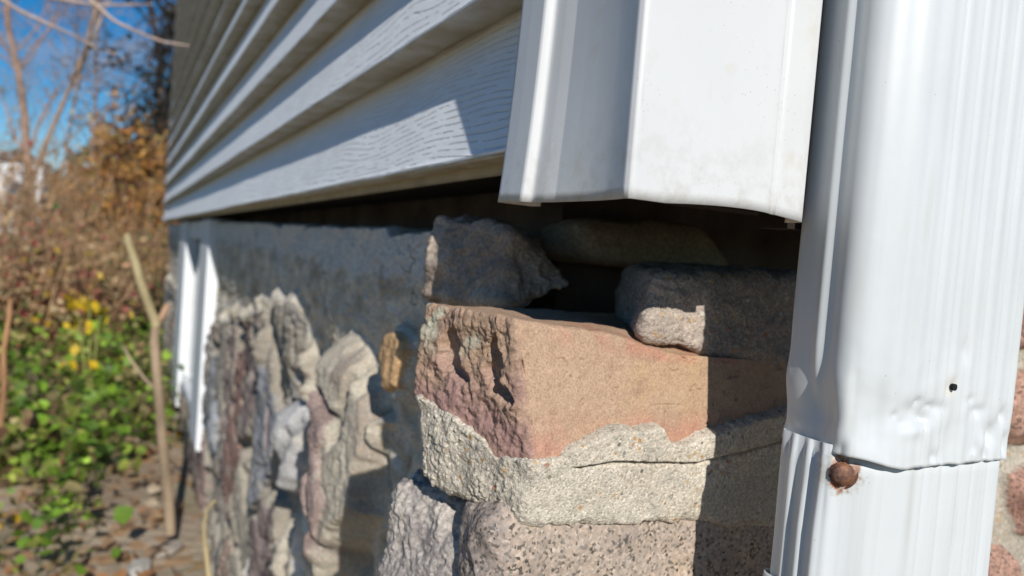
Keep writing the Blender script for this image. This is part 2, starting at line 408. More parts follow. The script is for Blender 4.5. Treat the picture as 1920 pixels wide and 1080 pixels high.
V[:, 2] += bt * (.0075 * fbm(V, 30, 4, 79) + .0018 * fbm(V, 150, 3, 80) - .012 * ss(.09, .18, V[:, 0])) + bt * (-.012 * ss(-.0, -.02, V[:, 0]) * ss(.35, .33, V[:, 1]) * 0)
mb = link("mortar", np_mesh("mortar_bed", V, Q, col=col), M_MORT, foundation)
mb['label'] = "pebbly beige mortar bed under the corner block"

# ---- granite boulder below, front
GRAN = np.array((.37, .315, .265))
def d_gran(P, N, u):
    x, y, z = P.T
    lf = ss(.1, .6, -N[:, 0])
    h = .0055 * fbm(P, 18, 3, 90) + .0012 * fbm(P, 80, 4, 91) + lf * (.0022 * ridged(P, 60, 4, 92))
    n = fbm(P, 30, 4, 93)
    c = mix(GRAN, GRAN * np.array((.72, .74, .78)), ss(0, .5, n)); c = mix(c, (.30, .26, .24), lf * .6)
    c = mix(c, (.5, .40, .3), ss(.1, .5, fbm(P, 22, 3, 94)) * .5)
    return h, np.clip(c * (1 + .1 * fbm(P, 300, 2, 95))[:, None], .02, .9)
V, Q, col = block({(-1, -1, -1): (-.040, .320, .58), (-1, -1, 1): (-.034, .3285, .772), (1, -1, -1): (.20, .329, .58), (1, -1, 1): (.20, .3355, .764),
                   (-1, 1, -1): (-.045, .385, .58), (-1, 1, 1): (-.034, .372, .765), (1, 1, -1): (.2, .45, .58), (1, 1, 1): (.2, .45, .76)},
                  (.0008, .0008, .0008), .014, d_gran)
gs = link("stone", np_mesh("granite_boulder", V, Q, col=col), M_GRAN, foundation)
gs['label'] = "speckled pinkish granite stone below the mortar bed"

# ---- rough dark grey stone low on the left side
def d_rough(P, N, u):
    x, y, z = P.T
    h = .0080 * fbm(P, 18, 3, 100) + .0042 * ridged(P * np.array((1, 1, .6)), 55, 5, 101) + .0014 * fbm(P, 260, 3, 102) + pebbles(P, 210, .0016, 8)
    h -= .012 * ss(.752, .770, z + .012 * fbm(P, 60, 2, 103))
    n = fbm(P, 30, 4, 104)
    c = mix((.38, .34, .31), (.50, .45, .39), ss(-.2, .4, n)); c = mix(c, (.28, .24, .23), ss(.0, .4, fbm(P, 55, 4, 105)) * .5)
    return h, np.clip(c * (1 + .2 * fbm(P, 300, 2, 107))[:, None], .02, .9)
V, Q, col = block({(-1, -1, -1): (-.030, .352, .50), (-1, -1, 1): (-.024, .356, .752), (1, -1, -1): (.06, .35, .50), (1, -1, 1): (.06, .35, .76),
                   (-1, 1, -1): (-.072, .458, .52), (-1, 1, 1): (-.061, .444, .768), (1, 1, -1): (.06, .50, .50), (1, 1, 1): (.06, .47, .76)},
                  (.0012, .0008, .0008), .024, d_rough)
rs = link("stone", np_mesh("rough_grey_stone", V, Q, col=col), M_ROCK, foundation)
rs['label'] = "rough crinkled grey stone low on the left side"

# ---- left wall sheet: mortar with stones standing out of it (coordinates: y along the wall, z up)
LUMPS = {
'ridge475': ([(1.365,0.801),(1.315,0.773),(1.260,0.752),(1.153,0.751),(1.144,0.726),(1.193,0.690),(1.247,0.651),(1.310,0.620),(1.361,0.645),(1.370,0.665),(1.422,0.683),(1.522,0.689),(1.510,0.718),(1.413,0.763)], .030, 'm'),
'ridge530': ([(1.092,0.780),(1.023,0.769),(0.963,0.742),(0.960,0.717),(0.962,0.689),(1.041,0.672),(1.075,0.695),(1.116,0.730),(1.148,0.758)], .028, 'm'),
'palestone': ([(1.208,0.642),(1.070,0.681),(0.972,0.684),(0.960,0.648),(0.964,0.609),(0.995,0.576),(1.023,0.548),(1.098,0.523),(1.143,0.560),(1.180,0.592)], .032, (.43,.42,.41)),
'ridge600': ([(0.886,0.803),(0.841,0.803),(0.739,0.788),(0.708,0.772),(0.673,0.754),(0.660,0.747),(0.622,0.746),(0.645,0.731),(0.672,0.676),(0.670,0.646),(0.730,0.598),(0.783,0.540),(0.809,0.484),(0.841,0.469),(0.836,0.576),(0.891,0.600),(0.877,0.647),(0.869,0.683),(0.902,0.699),(0.892,0.730),(0.908,0.751),(0.914,0.785)], .028, 'm'),
'brownstone': ([(0.881,0.723),(0.805,0.734),(0.764,0.697),(0.773,0.676),(0.745,0.627),(0.760,0.573),(0.791,0.541),(0.836,0.576),(0.891,0.600),(0.877,0.647),(0.869,0.683)], .006, (.31,.235,.21)),
'orangefringe': ([(0.634,0.840),(0.598,0.833),(0.582,0.824),(0.582,0.803),(0.589,0.781),(0.594,0.772),(0.609,0.754),(0.647,0.761),(0.666,0.796),(0.660,0.817)], .016, 'm'),
'orangestone': ([(0.656,0.824),(0.612,0.832),(0.592,0.826),(0.584,0.812),(0.597,0.787),(0.599,0.773),(0.642,0.764),(0.658,0.784),(0.667,0.799)], .006, (.56,.36,.19)),
'redstone': ([(1.383,0.595),(1.255,0.626),(1.193,0.603),(1.197,0.570),(1.240,0.544),(1.310,0.525),(1.402,0.536)], .030, (.36,.18,.15)),
'bluestone': ([(2.125,0.469),(1.889,0.529),(1.794,0.498),(1.785,0.418),(1.838,0.374),(1.987,0.333),(2.140,0.373)], .035, (.32,.34,.36)),
'lowridge': ([(1.117,0.493),(1.048,0.504),(1.006,0.499),(1.014,0.447),(1.042,0.374),(1.179,0.309),(1.201,0.363),(1.160,0.436)], .032, (.52,.47,.38)),
'lowridge2': ([(1.142,0.517),(1.047,0.540),(0.986,0.531),(0.999,0.517),(1.091,0.504),(1.169,0.500)], .030, 'm'),
'thinridge': ([(1.387,0.503),(1.272,0.530),(1.253,0.484),(1.199,0.444),(1.214,0.392),(1.282,0.414),(1.363,0.449)], .030, (.48,.36,.29)),
'lowgrey': ([(1.426,0.328),(1.321,0.359),(1.237,0.356),(1.221,0.319),(1.406,0.235),(1.456,0.282)], .032, (.48,.45,.40)),
}
ys = [.385]
while ys[-1] < 5.25: ys.append(ys[-1] + min(.03, max(.0009, ys[-1] ** 2 / 155 * .55)))
ys = np.array(ys); zs = np.concatenate([np.arange(0, .58, .0035), np.arange(.58, .9475, .0013)])
# the mortar top is ragged; beyond it the sheet turns in under the siding
NZ = len(zs); lead = np.linspace(0, .11, 26)[1:]
Y, Zg = np.meshgrid(ys, zs, indexing='ij')
P = np.stack([np.full(Y.size, .02), Y.ravel(), Zg.ravel()], 1)
yy = P[:, 1]; zz = P[:, 2]
hh = .010 * fbm(P, 7, 4, 120) + .0045 * fbm(P, 30, 4, 121) + .0026 * fbm(P, 110, 4, 122) - .016 * ss(.86, .72, zz + .02 * fbm(P, 5, 2, 119)) - .003 + .003 * ridged(P * np.array((1, 1, .9)), 35, 4, 118) * ss(.86, .80, zz)
hh += .0020 * ridged(P, 24, 3, 124) + pebbles(P, 160, .0012, 9)
wj = .010 * fbm(P, 14, 3, 125); wk = .007 * fbm(P, 22, 3, 126)
matid = np.zeros(len(P), int); names = list(LUMPS); colr = mortar_col(P, 9) * (1.22 + .5 * fbm(P, 26, 4, 117))[:, None]
# blue-grey weathered skim coat at the top, darker patches below it
colr = mix(colr, (.64, .64, .62), ss(.880, .892, zz + .025 * fbm(P, 11, 4, 127)) * .85)
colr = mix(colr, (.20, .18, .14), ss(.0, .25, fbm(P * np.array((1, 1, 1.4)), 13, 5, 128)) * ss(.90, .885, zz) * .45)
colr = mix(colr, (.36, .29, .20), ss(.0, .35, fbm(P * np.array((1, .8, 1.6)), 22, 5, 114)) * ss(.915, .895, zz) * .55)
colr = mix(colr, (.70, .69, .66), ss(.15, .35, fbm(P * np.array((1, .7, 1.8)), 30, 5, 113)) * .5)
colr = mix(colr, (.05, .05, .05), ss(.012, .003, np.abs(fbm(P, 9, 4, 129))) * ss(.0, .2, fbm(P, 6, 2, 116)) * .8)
for i, nme in enumerate(names):
    pts, H, k = LUMPS[nme]
    pa = np.array(pts); ya, yb = pa[:, 0].min(), pa[:, 0].max()
    fr_ = (.21 + .030 - .034 * (pa[:, 0] - ya) / (yb - ya)) / .208 if H > .018 else np.full(len(pa), .97)
    if nme == 'brownstone': fr_ = (.21 + .030 - .034 * (pa[:, 0] - .622) / .292) / .208; pa[:, 0] += .012
    if nme.startswith('orange'): pa[:, 0] = .640 + (pa[:, 0] - .618) * .66; fr_ = fr_ * 0 + 1.06
    if nme == 'ridge475': pa[:, 0] = 1.32 + (pa[:, 0] - 1.33) * .60
    pa[:, 0] *= fr_; pa[:, 1] = .9 - (.9 - pa[:, 1]) * fr_; pts = [tuple(q) for q in pa]
    wq = .011 * fbm(P * np.array((1, 1, .6)), 45, 4, 134)
    sd = poly_sd(pts, yy + wj * (yy > .7) + wj * .4 * (yy <= .7), zz + wk * .7) + wq * (.35 if nme.startswith('orange') else 1)
    e = .010 if pts[0][0] < .95 else .016
    pa = np.array(pts); y0, y1 = pa[:, 0].min(), pa[:, 0].max(); ramp = np.clip((yy - y0) / (y1 - y0), 0, 1)
    rough = .0022 * fbm(P, 60, 4, 130 + i) + .0034 * ridged(P * np.array((1, 1, .5)), 48, 4, 330 + i) + .0016 * fbm(P, 190, 3, 350 + i)
    if H > .018:
        zt = pa[:, 1].max(); fade = ss(zt + .005, zt - .055, zz)
        w = ss(-.004, .017 if y1 < 1.05 else .020, sd)
        tgt = .004 + (.034 if nme == 'ridge600' else .030) * ramp + rough + (.009 * ss(.80, .60, zz) if nme == 'ridge600' else 0)
        hh = np.where(w > 0, hh + (tgt - hh) * w * (.25 + .75 * fade), hh)
        if k == 'm': 
            colr = mix(colr, np.array((.48, .43, .345)), ss(-.004, .008, sd))
            colr = mix(colr, (.30, .25, .21), ss(.02, .3, fbm(P * np.array((1, 1, .45)), 24, 4, 370 + i)) * ss(0, .01, sd) * .75)
    elif k == 'm':
        hh = hh + (.006 + .006 * ramp + rough * .6 - hh) * ss(-.003, .008, sd); colr = mix(colr, np.array((.60, .56, .48)), ss(0, .004, sd))
    else: hh += H * ss(-.002, .008, sd)
    if k != 'm':
        ins = sd > .001; matid[ins] = i + 1
        hh += np.where(ins, .0020 * ridged(P * np.array((1, 1, .5)), 60, 4, 150 + i), 0) - .003 * ss(.004, 0, np.abs(sd))
        cc = mix(np.array(k) * (1 + .45 * fbm(P, 35, 4, 160 + i))[:, None], (.56, .51, .42), ss(.15, .4, fbm(P * np.array((1, 1, .6)), 40, 4, 260 + i)) * .7)
        colr = np.where(ins[:, None], cc, colr)
# deep fissures and hollows between the ragged ridges
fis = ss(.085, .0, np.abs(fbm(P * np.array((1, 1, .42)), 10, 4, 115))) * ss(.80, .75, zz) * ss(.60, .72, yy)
hh -= .013 * fis; colr = mix(colr, colr * .75, fis * .6)  # fissures tinted darker too, painting in the shade within them
# further stones of the rubble wall, irregular cells
far = (yy > 1.42)
d1, d2, cid = worley(P * np.array((0, 1.2, .52)) + np.stack([0 * yy, .05 * fbm(P, 6, 3, 170), .05 * fbm(P, 7, 3, 174)], 1), 5.2, 77)
edge = (d2 - d1); cy = worley.py_ / 5.2 / 1.2
zlim = np.interp(yy, [0, 1.3, 1.9, 2.4, 3.5], [.80, .79, .70, .62, .60])
isf = (edge > .12) & (yy > 1.15) & (matid == 0) & (zz < zlim - .06 * fbm(P, 9, 2, 171)) & (cid > .12)
for nme in ('ridge475', 'ridge530', 'lowridge2'):
    isf &= poly_sd(LUMPS[nme][0], yy, zz) < -.01
hh -= np.where(matid == 0, .016 * ss(.12, .0, edge) * ss(1.10, 1.2, yy) * ss(.0, -.03, zz - zlim), 0)
hh += np.where((yy > 1.10) & (matid == 0), (.010 + .13 * np.clip(yy - cy + .06, 0, .17) + .004 * ridged(P * np.array((1, 1, .5)), 40, 4, 390) + .002 * fbm(P, 90, 3, 391)) * ss(.04, .14, edge) * ss(.035, .0, zz - zlim + .05 * fbm(P, 12, 2, 392)) * (cid > .12) * ss(1.10, 1.2, yy), 0)
PAL = np.array([(.46, .42, .37), (.38, .24, .20), (.55, .49, .39), (.34, .35, .37), (.50, .37, .29), (.30, .24, .22), (.56, .50, .41), (.42, .30, .26)]) * .72
bucket = (cid * 977).astype(int) % 8
colr = np.where(isf[:, None], mix(PAL[bucket] * (1 + .4 * fbm(P, 30, 4, 172))[:, None], (.47, .42, .34), ss(.05, .35, fbm(P, 22, 4, 173)) * .7), colr)
colr = np.where(((~isf) & (yy > 1.15) & (zz < zlim))[:, None] & (matid == 0)[:, None], mortar_col(P, 21) * .62, colr)  # mortar between far stones painted darker to deepen the shaded gaps
cellkey = (cid * 4095).astype(int)
X = .038 - hh
# shallow streaks of damp and the dark gap at the far end
V = np.stack([X, yy, zz], 1)
ztop = np.interp(ys, [.5, .8, 1.2, 2, 5], [.915, .920, .925, .935, .945]) + .008 * fbm(np.stack([ys * 0, ys, ys * 0], 1), 18, 4, 180) - .006 * ss(.0, .35, fbm(np.stack([ys * 0, ys, ys * 0], 1), 9, 2, 181))
V3 = V.reshape(len(ys), NZ, 3)
k0 = np.searchsorted(zs, .80)
for j in range(k0, NZ):
    t = (zs[j] - zs[k0]) / (zs[-1] - zs[k0]); V3[:, j, 2] = zs[k0] + (ztop - zs[k0]) * t
top = []
for q in lead:
    p = V3[:, -1, :].copy(); p[:, 0] += q; p[:, 2] += .0025 * fbm(p, 60, 3, 183) + .003 * ss(0, .01, q) * 1; top.append(p)
V3 = np.concatenate([V3, np.stack(top, 1)], 1); NT2 = NZ + len(lead)
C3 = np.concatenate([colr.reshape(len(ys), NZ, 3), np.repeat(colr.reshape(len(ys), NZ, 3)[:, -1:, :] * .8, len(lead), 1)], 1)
code = np.where(isf, 1000 + cellkey, matid).reshape(len(ys), NZ)
code = np.concatenate([code, np.zeros((len(ys), len(lead)), int)], 1)
cut = .540 + .012 * fbm(V3.reshape(-1, 3), 30, 3, 188).reshape(code.shape)
code[(V3[:, :, 2] > .862) & (V3[:, :, 1] < cut)] = -1
code[(V3[:, :, 1] > 2.48) & (V3[:, :, 1] < 3.80) & (V3[:, :, 2] > .25)] = -1
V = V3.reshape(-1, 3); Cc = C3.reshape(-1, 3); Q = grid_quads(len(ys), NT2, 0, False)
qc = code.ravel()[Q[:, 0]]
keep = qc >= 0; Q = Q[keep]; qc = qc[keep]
# every stone is its own mesh; slivers stay with the mortar
for cde, cnt in zip(*np.unique(qc, return_counts=True)):
    if cde >= 1000 and cnt < 140: qc[qc == cde] = 0
def main_island(Qs):
    u, inv = np.unique(Qs.ravel(), return_inverse=True); q = inv.reshape(-1, 4); lab = np.arange(len(u))
    while True:
        m = lab[q].min(1); new = lab.copy(); np.minimum.at(new, q.ravel(), np.repeat(m, 4)); new = new[new]
        if (new == lab).all(): break
        lab = new
    fl = lab[q[:, 0]]; v, c = np.unique(fl, return_counts=True); return fl == v[c.argmax()]
def tidy(Q, qc):
    for cde in np.unique(qc):
        if cde > 0:
            ix = np.where(qc == cde)[0]; qc[ix[~main_island(Q[ix])]] = 0
def sub(Vv, Qs, Cs):
    u, inv = np.unique(Qs.ravel(), return_inverse=True); return Vv[u], inv.reshape(-1, 4), Cs[u]
def emit(nme, Qs, mat, lab=None, parent=foundation):
    a, b, c = sub(V, Qs, np.clip(Cc, .02, .9)); o = link(nme, np_mesh(nme, a, b, col=c), mat, parent)
    if lab: o['label'] = lab
    return o
tidy(Q, qc)
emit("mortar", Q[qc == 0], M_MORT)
SL = {'palestone': "pale grey stone between two shadowed hollows", 'brownstone': "dark brown stone set in a tall beige mortar ridge", 'orangestone': "small orange stone ringed by white mortar",
      'redstone': "dark red stone"}
for cde in np.unique(qc):
    if cde == 0: continue
    lab = SL.get(names[cde - 1]) if cde < 1000 else None
    emit("stone", Q[qc == cde], M_ROCK, lab)

# ---- front wall sheet seen between and beyond the downspout
xs = np.arange(.12, .75, .0016); zs2 = np.arange(0, .90, .0016)
Xg, Zg = np.meshgrid(xs, zs2, indexing='ij')
P = np.stack([Xg.ravel(), np.full(Xg.size, .35), Zg.ravel()], 1)
d1, d2, cid = worley(P * np.array((1, 0, 1.5)) + fbm(P, 8, 3, 190)[:, None] * .025, 7.0, 31)
edge = d2 - d1; stn = edge > .14
hh = .006 * fbm(P, 10, 4, 191) + .002 * fbm(P, 60, 4, 192) + .016 * ss(.08, .3, edge) + np.where(stn, .003 * ridged(P, 50, 4, 193), pebbles(P, 300, .0016, 3))
PAL2 = np.array([(.36, .23, .18), (.34, .26, .20), (.28, .25, .22), (.34, .21, .17)])
Cc = np.where(stn[:, None], PAL2[(cid * 977).astype(int) % 4] * (1 + .35 * fbm(P, 50, 4, 194))[:, None], mortar_col(P, 12) * .8)
V = np.stack([P[:, 0], .350 + .035 * ss(.28, .23, P[:, 0]) - hh, P[:, 2]], 1); Q = grid_quads(len(xs), len(zs2), 0, True)
cc = np.where(stn, 1 + (cid * 4095).astype(int), 0); qc = cc[Q[:, 0]]
for cde, cnt in zip(*np.unique(qc, return_counts=True)):
    if cde and cnt < 150: qc[qc == cde] = 0
tidy(Q, qc)
emit("mortar", Q[qc == 0], M_MORT)
for cde in np.unique(qc):
    if cde: emit("stone", Q[qc == cde], M_GRAN)

# ---- rocks standing free in the gap above the corner block
def loose(nme, label, corners, res, r, fn, mat, meshname, loc):
    V, Q, col = block(corners, res, r, fn)
    V = V - np.array(loc)
    o = link(nme, np_mesh(meshname, V, Q, col=col), mat); o.location = loc
    return tag(o, label, "rock")
def mk(cols, s, a1=.005, a2=.002, sc=25, top=None):
    def fn(P, N, u):
        h = a1 * fbm(P, sc, 3, s) + a2 * ridged(P, sc * 2.2, 4, s + 1) + .0009 * fbm(P, 260, 3, s + 2)
        c = mix(cols[0], cols[1], ss(-.3, .4, fbm(P, 30, 4, s + 3)))
        if top: c, h = top(P, N, c, h)
        return h, np.clip(c * (1 + .18 * fbm(P, 280, 2, s + 4))[:, None], .02, .9)
    return fn

loose("rock", "dark pitted rock wedged under the siding behind the pink corner block",
      {(-1, -1, -1): (.018, .452, .866), (-1, -1, 1): (.028, .462, .920), (1, -1, -1): (.078, .456, .884), (1, -1, 1): (.068, .47, .898),
       (-1, 1, -1): (.004, .56, .862), (-1, 1, 1): (.01, .56, .930), (1, 1, -1): (.09, .56, .870), (1, 1, 1): (.09, .56, .925)},
      (.0009, .002, .0008), .005, mk(((.34, .265, .21), (.47, .385, .31)), 200, .010, .0042, 30), M_ROCK, "wedged_rock", (.02, .46, .87))
def trr(P, N, c, h):
    t = ss(.105, .115, P[:, 0] + .006 * fbm(P, 40, 2, 231))
    h = h + .0025 * t + .0006 * pebbles(P, 300, 1., 4)
    c = mix(c, (.30, .26, .22), t * .7); return c, h
loose("rock", "grey mortar-crusted rock resting on the right of the corner block, half behind the downspout",
      {(-1, -1, -1): (.060, .348, .858), (-1, -1, 1): (.075, .354, .898), (1, -1, -1): (.225, .334, .833), (1, -1, 1): (.225, .346, .903),
       (-1, 1, -1): (.125, .46, .862), (-1, 1, 1): (.13, .46, .899), (1, 1, -1): (.225, .46, .85), (1, 1, 1): (.225, .46, .903)},
      (.0007, .002, .0007), .007, mk(((.38, .32, .27), (.47, .39, .33)), 210, .006, .0022, 28, trr), M_MORT, "crusted_rock", (.12, .36, .86))
loose("rock", "smooth tan rock deep in the dark gap between the sill and the lower stones",
      {(-1, -1, -1): (.108, .478, .902), (-1, -1, 1): (.10, .49, .934), (1, -1, -1): (.27, .478, .898), (1, -1, 1): (.235, .49, .944),
       (-1, 1, -1): (.10, .55, .90), (-1, 1, 1): (.10, .55, .93), (1, 1, -1): (.26, .55, .9), (1, 1, 1): (.25, .55, .94)},
      (.0018, .004, .0018), .013, mk(((.30, .24, .16), (.36, .29, .20)), 220, .005, .001, 22), M_ROCK, "deep_rock", (.17, .49, .9))
loose("rock", "blue-grey crumbled mortar lump at the left wall top, left of the dark pitted rock",
      {(-1, -1, -1): (.024, .480, .864), (-1, -1, 1): (.026, .484, .918), (1, -1, -1): (.06, .48, .866), (1, -1, 1): (.06, .484, .916),
       (-1, 1, -1): (.026, .560, .860), (-1, 1, 1): (.028, .575, .924), (1, 1, -1): (.06, .56, .86), (1, 1, 1): (.06, .575, .92)},
      (.002, .001, .001), .008, mk(((.42, .42, .42), (.5, .5, .5)), 240, .010, .004, 34), M_MORT, "mortar_lump", (.01, .50, .87))

# ------------------------------------------------------------------ the house above
def m_plain(name, c, r=.8, sc=20, v=.25, bumpd=.002):
    t = NT(name); k = t.mix(t.ramp(t.noise(sc, 6), [(.3, 0), (.7, 1)]), tuple(x * (1 - v) for x in c), tuple(x * (1 + v) for x in c))
    return t.done(k, r, t.bump(t.noise(sc * 3, 5), bumpd, .6), .2)
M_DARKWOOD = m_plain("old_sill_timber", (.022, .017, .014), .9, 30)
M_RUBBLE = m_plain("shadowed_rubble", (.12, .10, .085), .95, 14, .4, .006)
house = empty("house", (.0, .27, .93), "house corner clad in light grey clapboard siding over a dark open gap", "house")
def box(name, lo, hi, mat, parent=None, bev=.0):
    bm = bmesh.new(); bmesh.ops.create_cube(bm, size=1)
    for v in bm.verts: v.co = Vector([lo[i] + (v.co[i] + .5) * (hi[i] - lo[i]) for i in range(3)])
    if bev: bmesh.ops.bevel(bm, geom=bm.edges[:], offset=bev, segments=2, affect='EDGES')
    me = bpy.data.meshes.new(name); bm.to_mesh(me); bm.free()
    return link(name, me, mat, parent)
E_ = .1075; Z0 = .962; TOP = 3.15; NC = int((TOP - Z0) / E_)
def siding(name, side):
    prof = []                                    # (outward, z)
    lip, rec = .010, -.023
    prof.append((rec, Z0 + .012))
    for k in range(NC):
        z = Z0 + k * E_
        prof += [(rec - .001, z + .0035), (rec + .004, z + .0005), (lip - .006, z - .0012), (lip - .0015, z - .0008), (lip, z + .0012), (lip, z + .0035)]
        for q in (.045, .07, .4, .7, .985): prof.append((lip + (rec - lip) * q, z + E_ * q))
    prof = np.array(prof)
    if side == 'left':
        a = [.335]
        while a[-1] < 5.1: a.append(a[-1] + min(.12, a[-1] ** 2 * .05))
    else: a = list(np.arange(.09, 6, .05))
    a = np.array(a); A, K = np.meshgrid(a, np.arange(len(prof)), indexing='ij')
    o = prof[K, 0]; z = prof[K, 1]
    P = np.stack([A.ravel() * .9, (K.ravel() // 11) * 3.7, z.ravel() * 0], 1)
    wv = .0022 * fbm(P, 1.7, 3, 300).reshape(A.shape) + .0009 * fbm(P, 9, 2, 301).reshape(A.shape)
    low = ss(.0, .02, o + .016); z = z + wv * low; o = o + wv * .8
    if side == 'left': V = np.stack([-o.ravel(), A.ravel(), z.ravel()], 1); fl = False
    else: V = np.stack([A.ravel(), .285 - o.ravel(), z.ravel()], 1); fl = True
    me = np_mesh(name, V, grid_quads(len(a), len(prof), 0, fl), smooth=True)
    o_ = link("siding", me, M_SIDE, house)
    try: me.set_sharp_from_angle(angle=rad(38))
    except Exception: pass
    return o_
s1 = siding("siding_side", 'left'); s1['label'] = "long side wall of wood-grain clapboards"
s2 = siding("siding_front", 'front')
M_STRIP = m_plain("aged_vinyl", (.42, .37, .26), .6, 25, .2, .0005)
# starter strip below the first course and the sheathing and sill behind it
box("starter_strip", (.006, .37, .9545), (.0115, 5.08, .975), M_STRIP, house, .001)
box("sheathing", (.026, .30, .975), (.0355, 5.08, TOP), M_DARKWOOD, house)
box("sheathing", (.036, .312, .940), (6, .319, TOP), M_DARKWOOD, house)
box("post_light_block", (-.008, .2640, .941), (.0840, .2835, TOP), M_DARKWOOD, house)  # added near-black boxes blocking sun and sky that leak behind the post
box("post_light_block", (-.0075, .2838, .9415), (.0345, .2992, TOP), M_DARKWOOD, house)
box("post_light_block", (.0862, .2705, .9262), (.100, .2882, TOP), M_DARKWOOD, house)
box("post_light_block", (.0352, .2888, .9345), (.112, .309, TOP), M_DARKWOOD, house)
box("post_light_block", (-.0078, .2996, .9425), (.0255, .3330, TOP), M_DARKWOOD, house)
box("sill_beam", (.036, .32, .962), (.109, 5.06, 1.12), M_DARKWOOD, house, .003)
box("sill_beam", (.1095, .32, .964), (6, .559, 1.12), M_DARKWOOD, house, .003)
box("dark_cavity_fill", (.13, .56, .0), (.5, 5.0, 1.3), M_RUBBLE, house)  # added dark fill closing the cavity so no sky shows through
box("dark_cavity_fill", (.503, .56, .0), (6, .9, 1.31), M_RUBBLE, house)
box("end_corner_board", (.004, 5.085, .955), (.05, 5.13, TOP), M_SIDE, house, .002)

# ---- corner post: a folded vinyl section, cut a little unevenly at the bottom
pts = [(.0058, .3666), (-.019, .3660), (-.0212, .3652), (-.0217, .363), (-.0218, .352), (-.0216, .3395), (-.0210, .3383), (-.0172, .3362), (-.0165, .3352),
       (-.0161, .333), (-.0158, .326), (-.0150, .318), (-.0160, .305), (-.0172, .292), (-.0187, .278), (-.0202, .266), (-.0208, .2618), (-.0200, .2596), (-.0178, .2590),
       (-.005, .2592), (.02, .2594), (.045, .2593), (.0610, .2590), (.0622, .2597), (.0648, .2597), (.0660, .2588), (.0800, .2586), (.0845, .2590), (.0860, .2606), (.0862, .264), (.0862, .270)]
pts = np.array(pts)
# resample the section finely
seg = np.r_[0, np.cumsum(np.linalg.norm(np.diff(pts, axis=0), axis=1))]; sN = np.unique(np.r_[seg, np.linspace(0, seg[-1], 150)])
sec = np.stack([np.interp(sN, seg, pts[:, 0]), np.interp(sN, seg, pts[:, 1])], 1)
zz_ = np.r_[np.linspace(0, .2, 40), np.linspace(.22, TOP - .93, 30)]
def post(th):
    L = []
    for z in zz_:
        fl = math.exp(-z / .10)
        for (x, y), s in zip(sec, sN):
            t = np.array((x, y)); w = ss(.27, .338, y) * fl
            x2 = x - .0085 * w + .0012 * fl * ss(.0, .03, x) * math.sin((x) * 38); y2 = y
            bot = .9295 + .0022 * math.sin(max(0, x) * 36) * (x > 0) + .0005 * ss(.34, .36, y) - .0008 * ss(.05, .086, x)
            L.append((x2, y2, bot + z))
    return np.array(L)
V = post(0); n = len(sN); Q = grid_quads(len(zz_), n, 0, True)
me = np_mesh("corner_post", V, Q); po = link("corner_post", me, M_POST, house)
me.set_sharp_from_angle(angle=rad(60))
sm = po.modifiers.new("thickness", 'SOLIDIFY'); sm.thickness = .0011; sm.offset = 0
po['label'] = "wide white vinyl corner post with a cut lower end"

# ---- basement window in the side wall
win = empty("basement_window", (0, 2.6, .28), "white framed basement window far along the stone foundation", "window")
M_WFR = m_plain("white_painted_wood", (.72, .74, .76), .5, 9, .05, .0008)
tg = NT("dusty_glass"); M_WGL = tg.done((.05, .07, .09), .15, None, .5)
box("jamb", (.020, 2.46, .22), (.10, 2.73, .948), M_WFR, win, .004)
box("jamb", (.022, 3.44, .15), (.10, 3.83, .948), M_WFR, win, .004)
box("head_board", (.036, 2.733, .88), (.10, 3.437, .947), M_WFR, win, .003)
box("sill", (.036, 2.733, .2), (.10, 3.437, .28), M_WFR, win, .003)
box("sash", (.050, 2.736, .283), (.09, 2.86, .877), M_WFR, win, .003)
box("pane", (.065, 2.863, .285), (.071, 3.434, .875), M_WGL, win)

# ------------------------------------------------------------------ downspout
SCREW = (.0960, .2316, .8106); HOLE = (.1490, .2150, .8545)
M_PIPE = m_gutter()
M_RUST = NT("rusty_steel"); 
_c = M_RUST.mix(M_RUST.ramp(M_RUST.noise(260, 6), [(.35, 0), (.65, 1)]), (.07, .04, .035), (.24, .11, .06))
M_RUST = M_RUST.done(_c, .6, M_RUST.bump(M_RUST.noise(500, 6), .0006, .8), .5, Metallic=.25)
spout = empty("downspout", (.15, .24, 0), "white ribbed metal downspout with a dented joint and a rusty screw", "downspout")
def pipe_section(poly, radii, n=420):
    """rounded polygon sampled evenly; returns points, outward normals, arc length"""
    pts = []
    m = len(poly)
    for i in range(m):
        p0 = np.array(poly[i - 1]); p = np.array(poly[i]); p1 = np.array(poly[(i + 1) % m]); r = radii[i]
        a = (p0 - p) / np.linalg.norm(p0 - p); b = (p1 - p) / np.linalg.norm(p1 - p)
        A = p + a * r; B = p + b * r
        for t in np.linspace(0, 1, 14): pts.append((1 - t) ** 2 * A + 2 * t * (1 - t) * p + t * t * B)
    pts = np.array(pts + [pts[0]])
    s = np.r_[0, np.cumsum(np.linalg.norm(np.diff(pts, axis=0), axis=1))]
    q = np.linspace(0, s[-1], n + 1)
    S = np.stack([np.interp(q, s, pts[:, 0]), np.interp(q, s, pts[:, 1])], 1)
    T = np.roll(S[:-1], -1, 0) - np.roll(S[:-1], 1, 0); T = np.r_[T, T[:1]]
    N = np.stack([T[:, 1], -T[:, 0]], 1); N /= np.linalg.norm(N, axis=1)[:, None]
    return S, N, q
def rib(x, c, w, a): return a * np.exp(-((x - c) / w) ** 2)
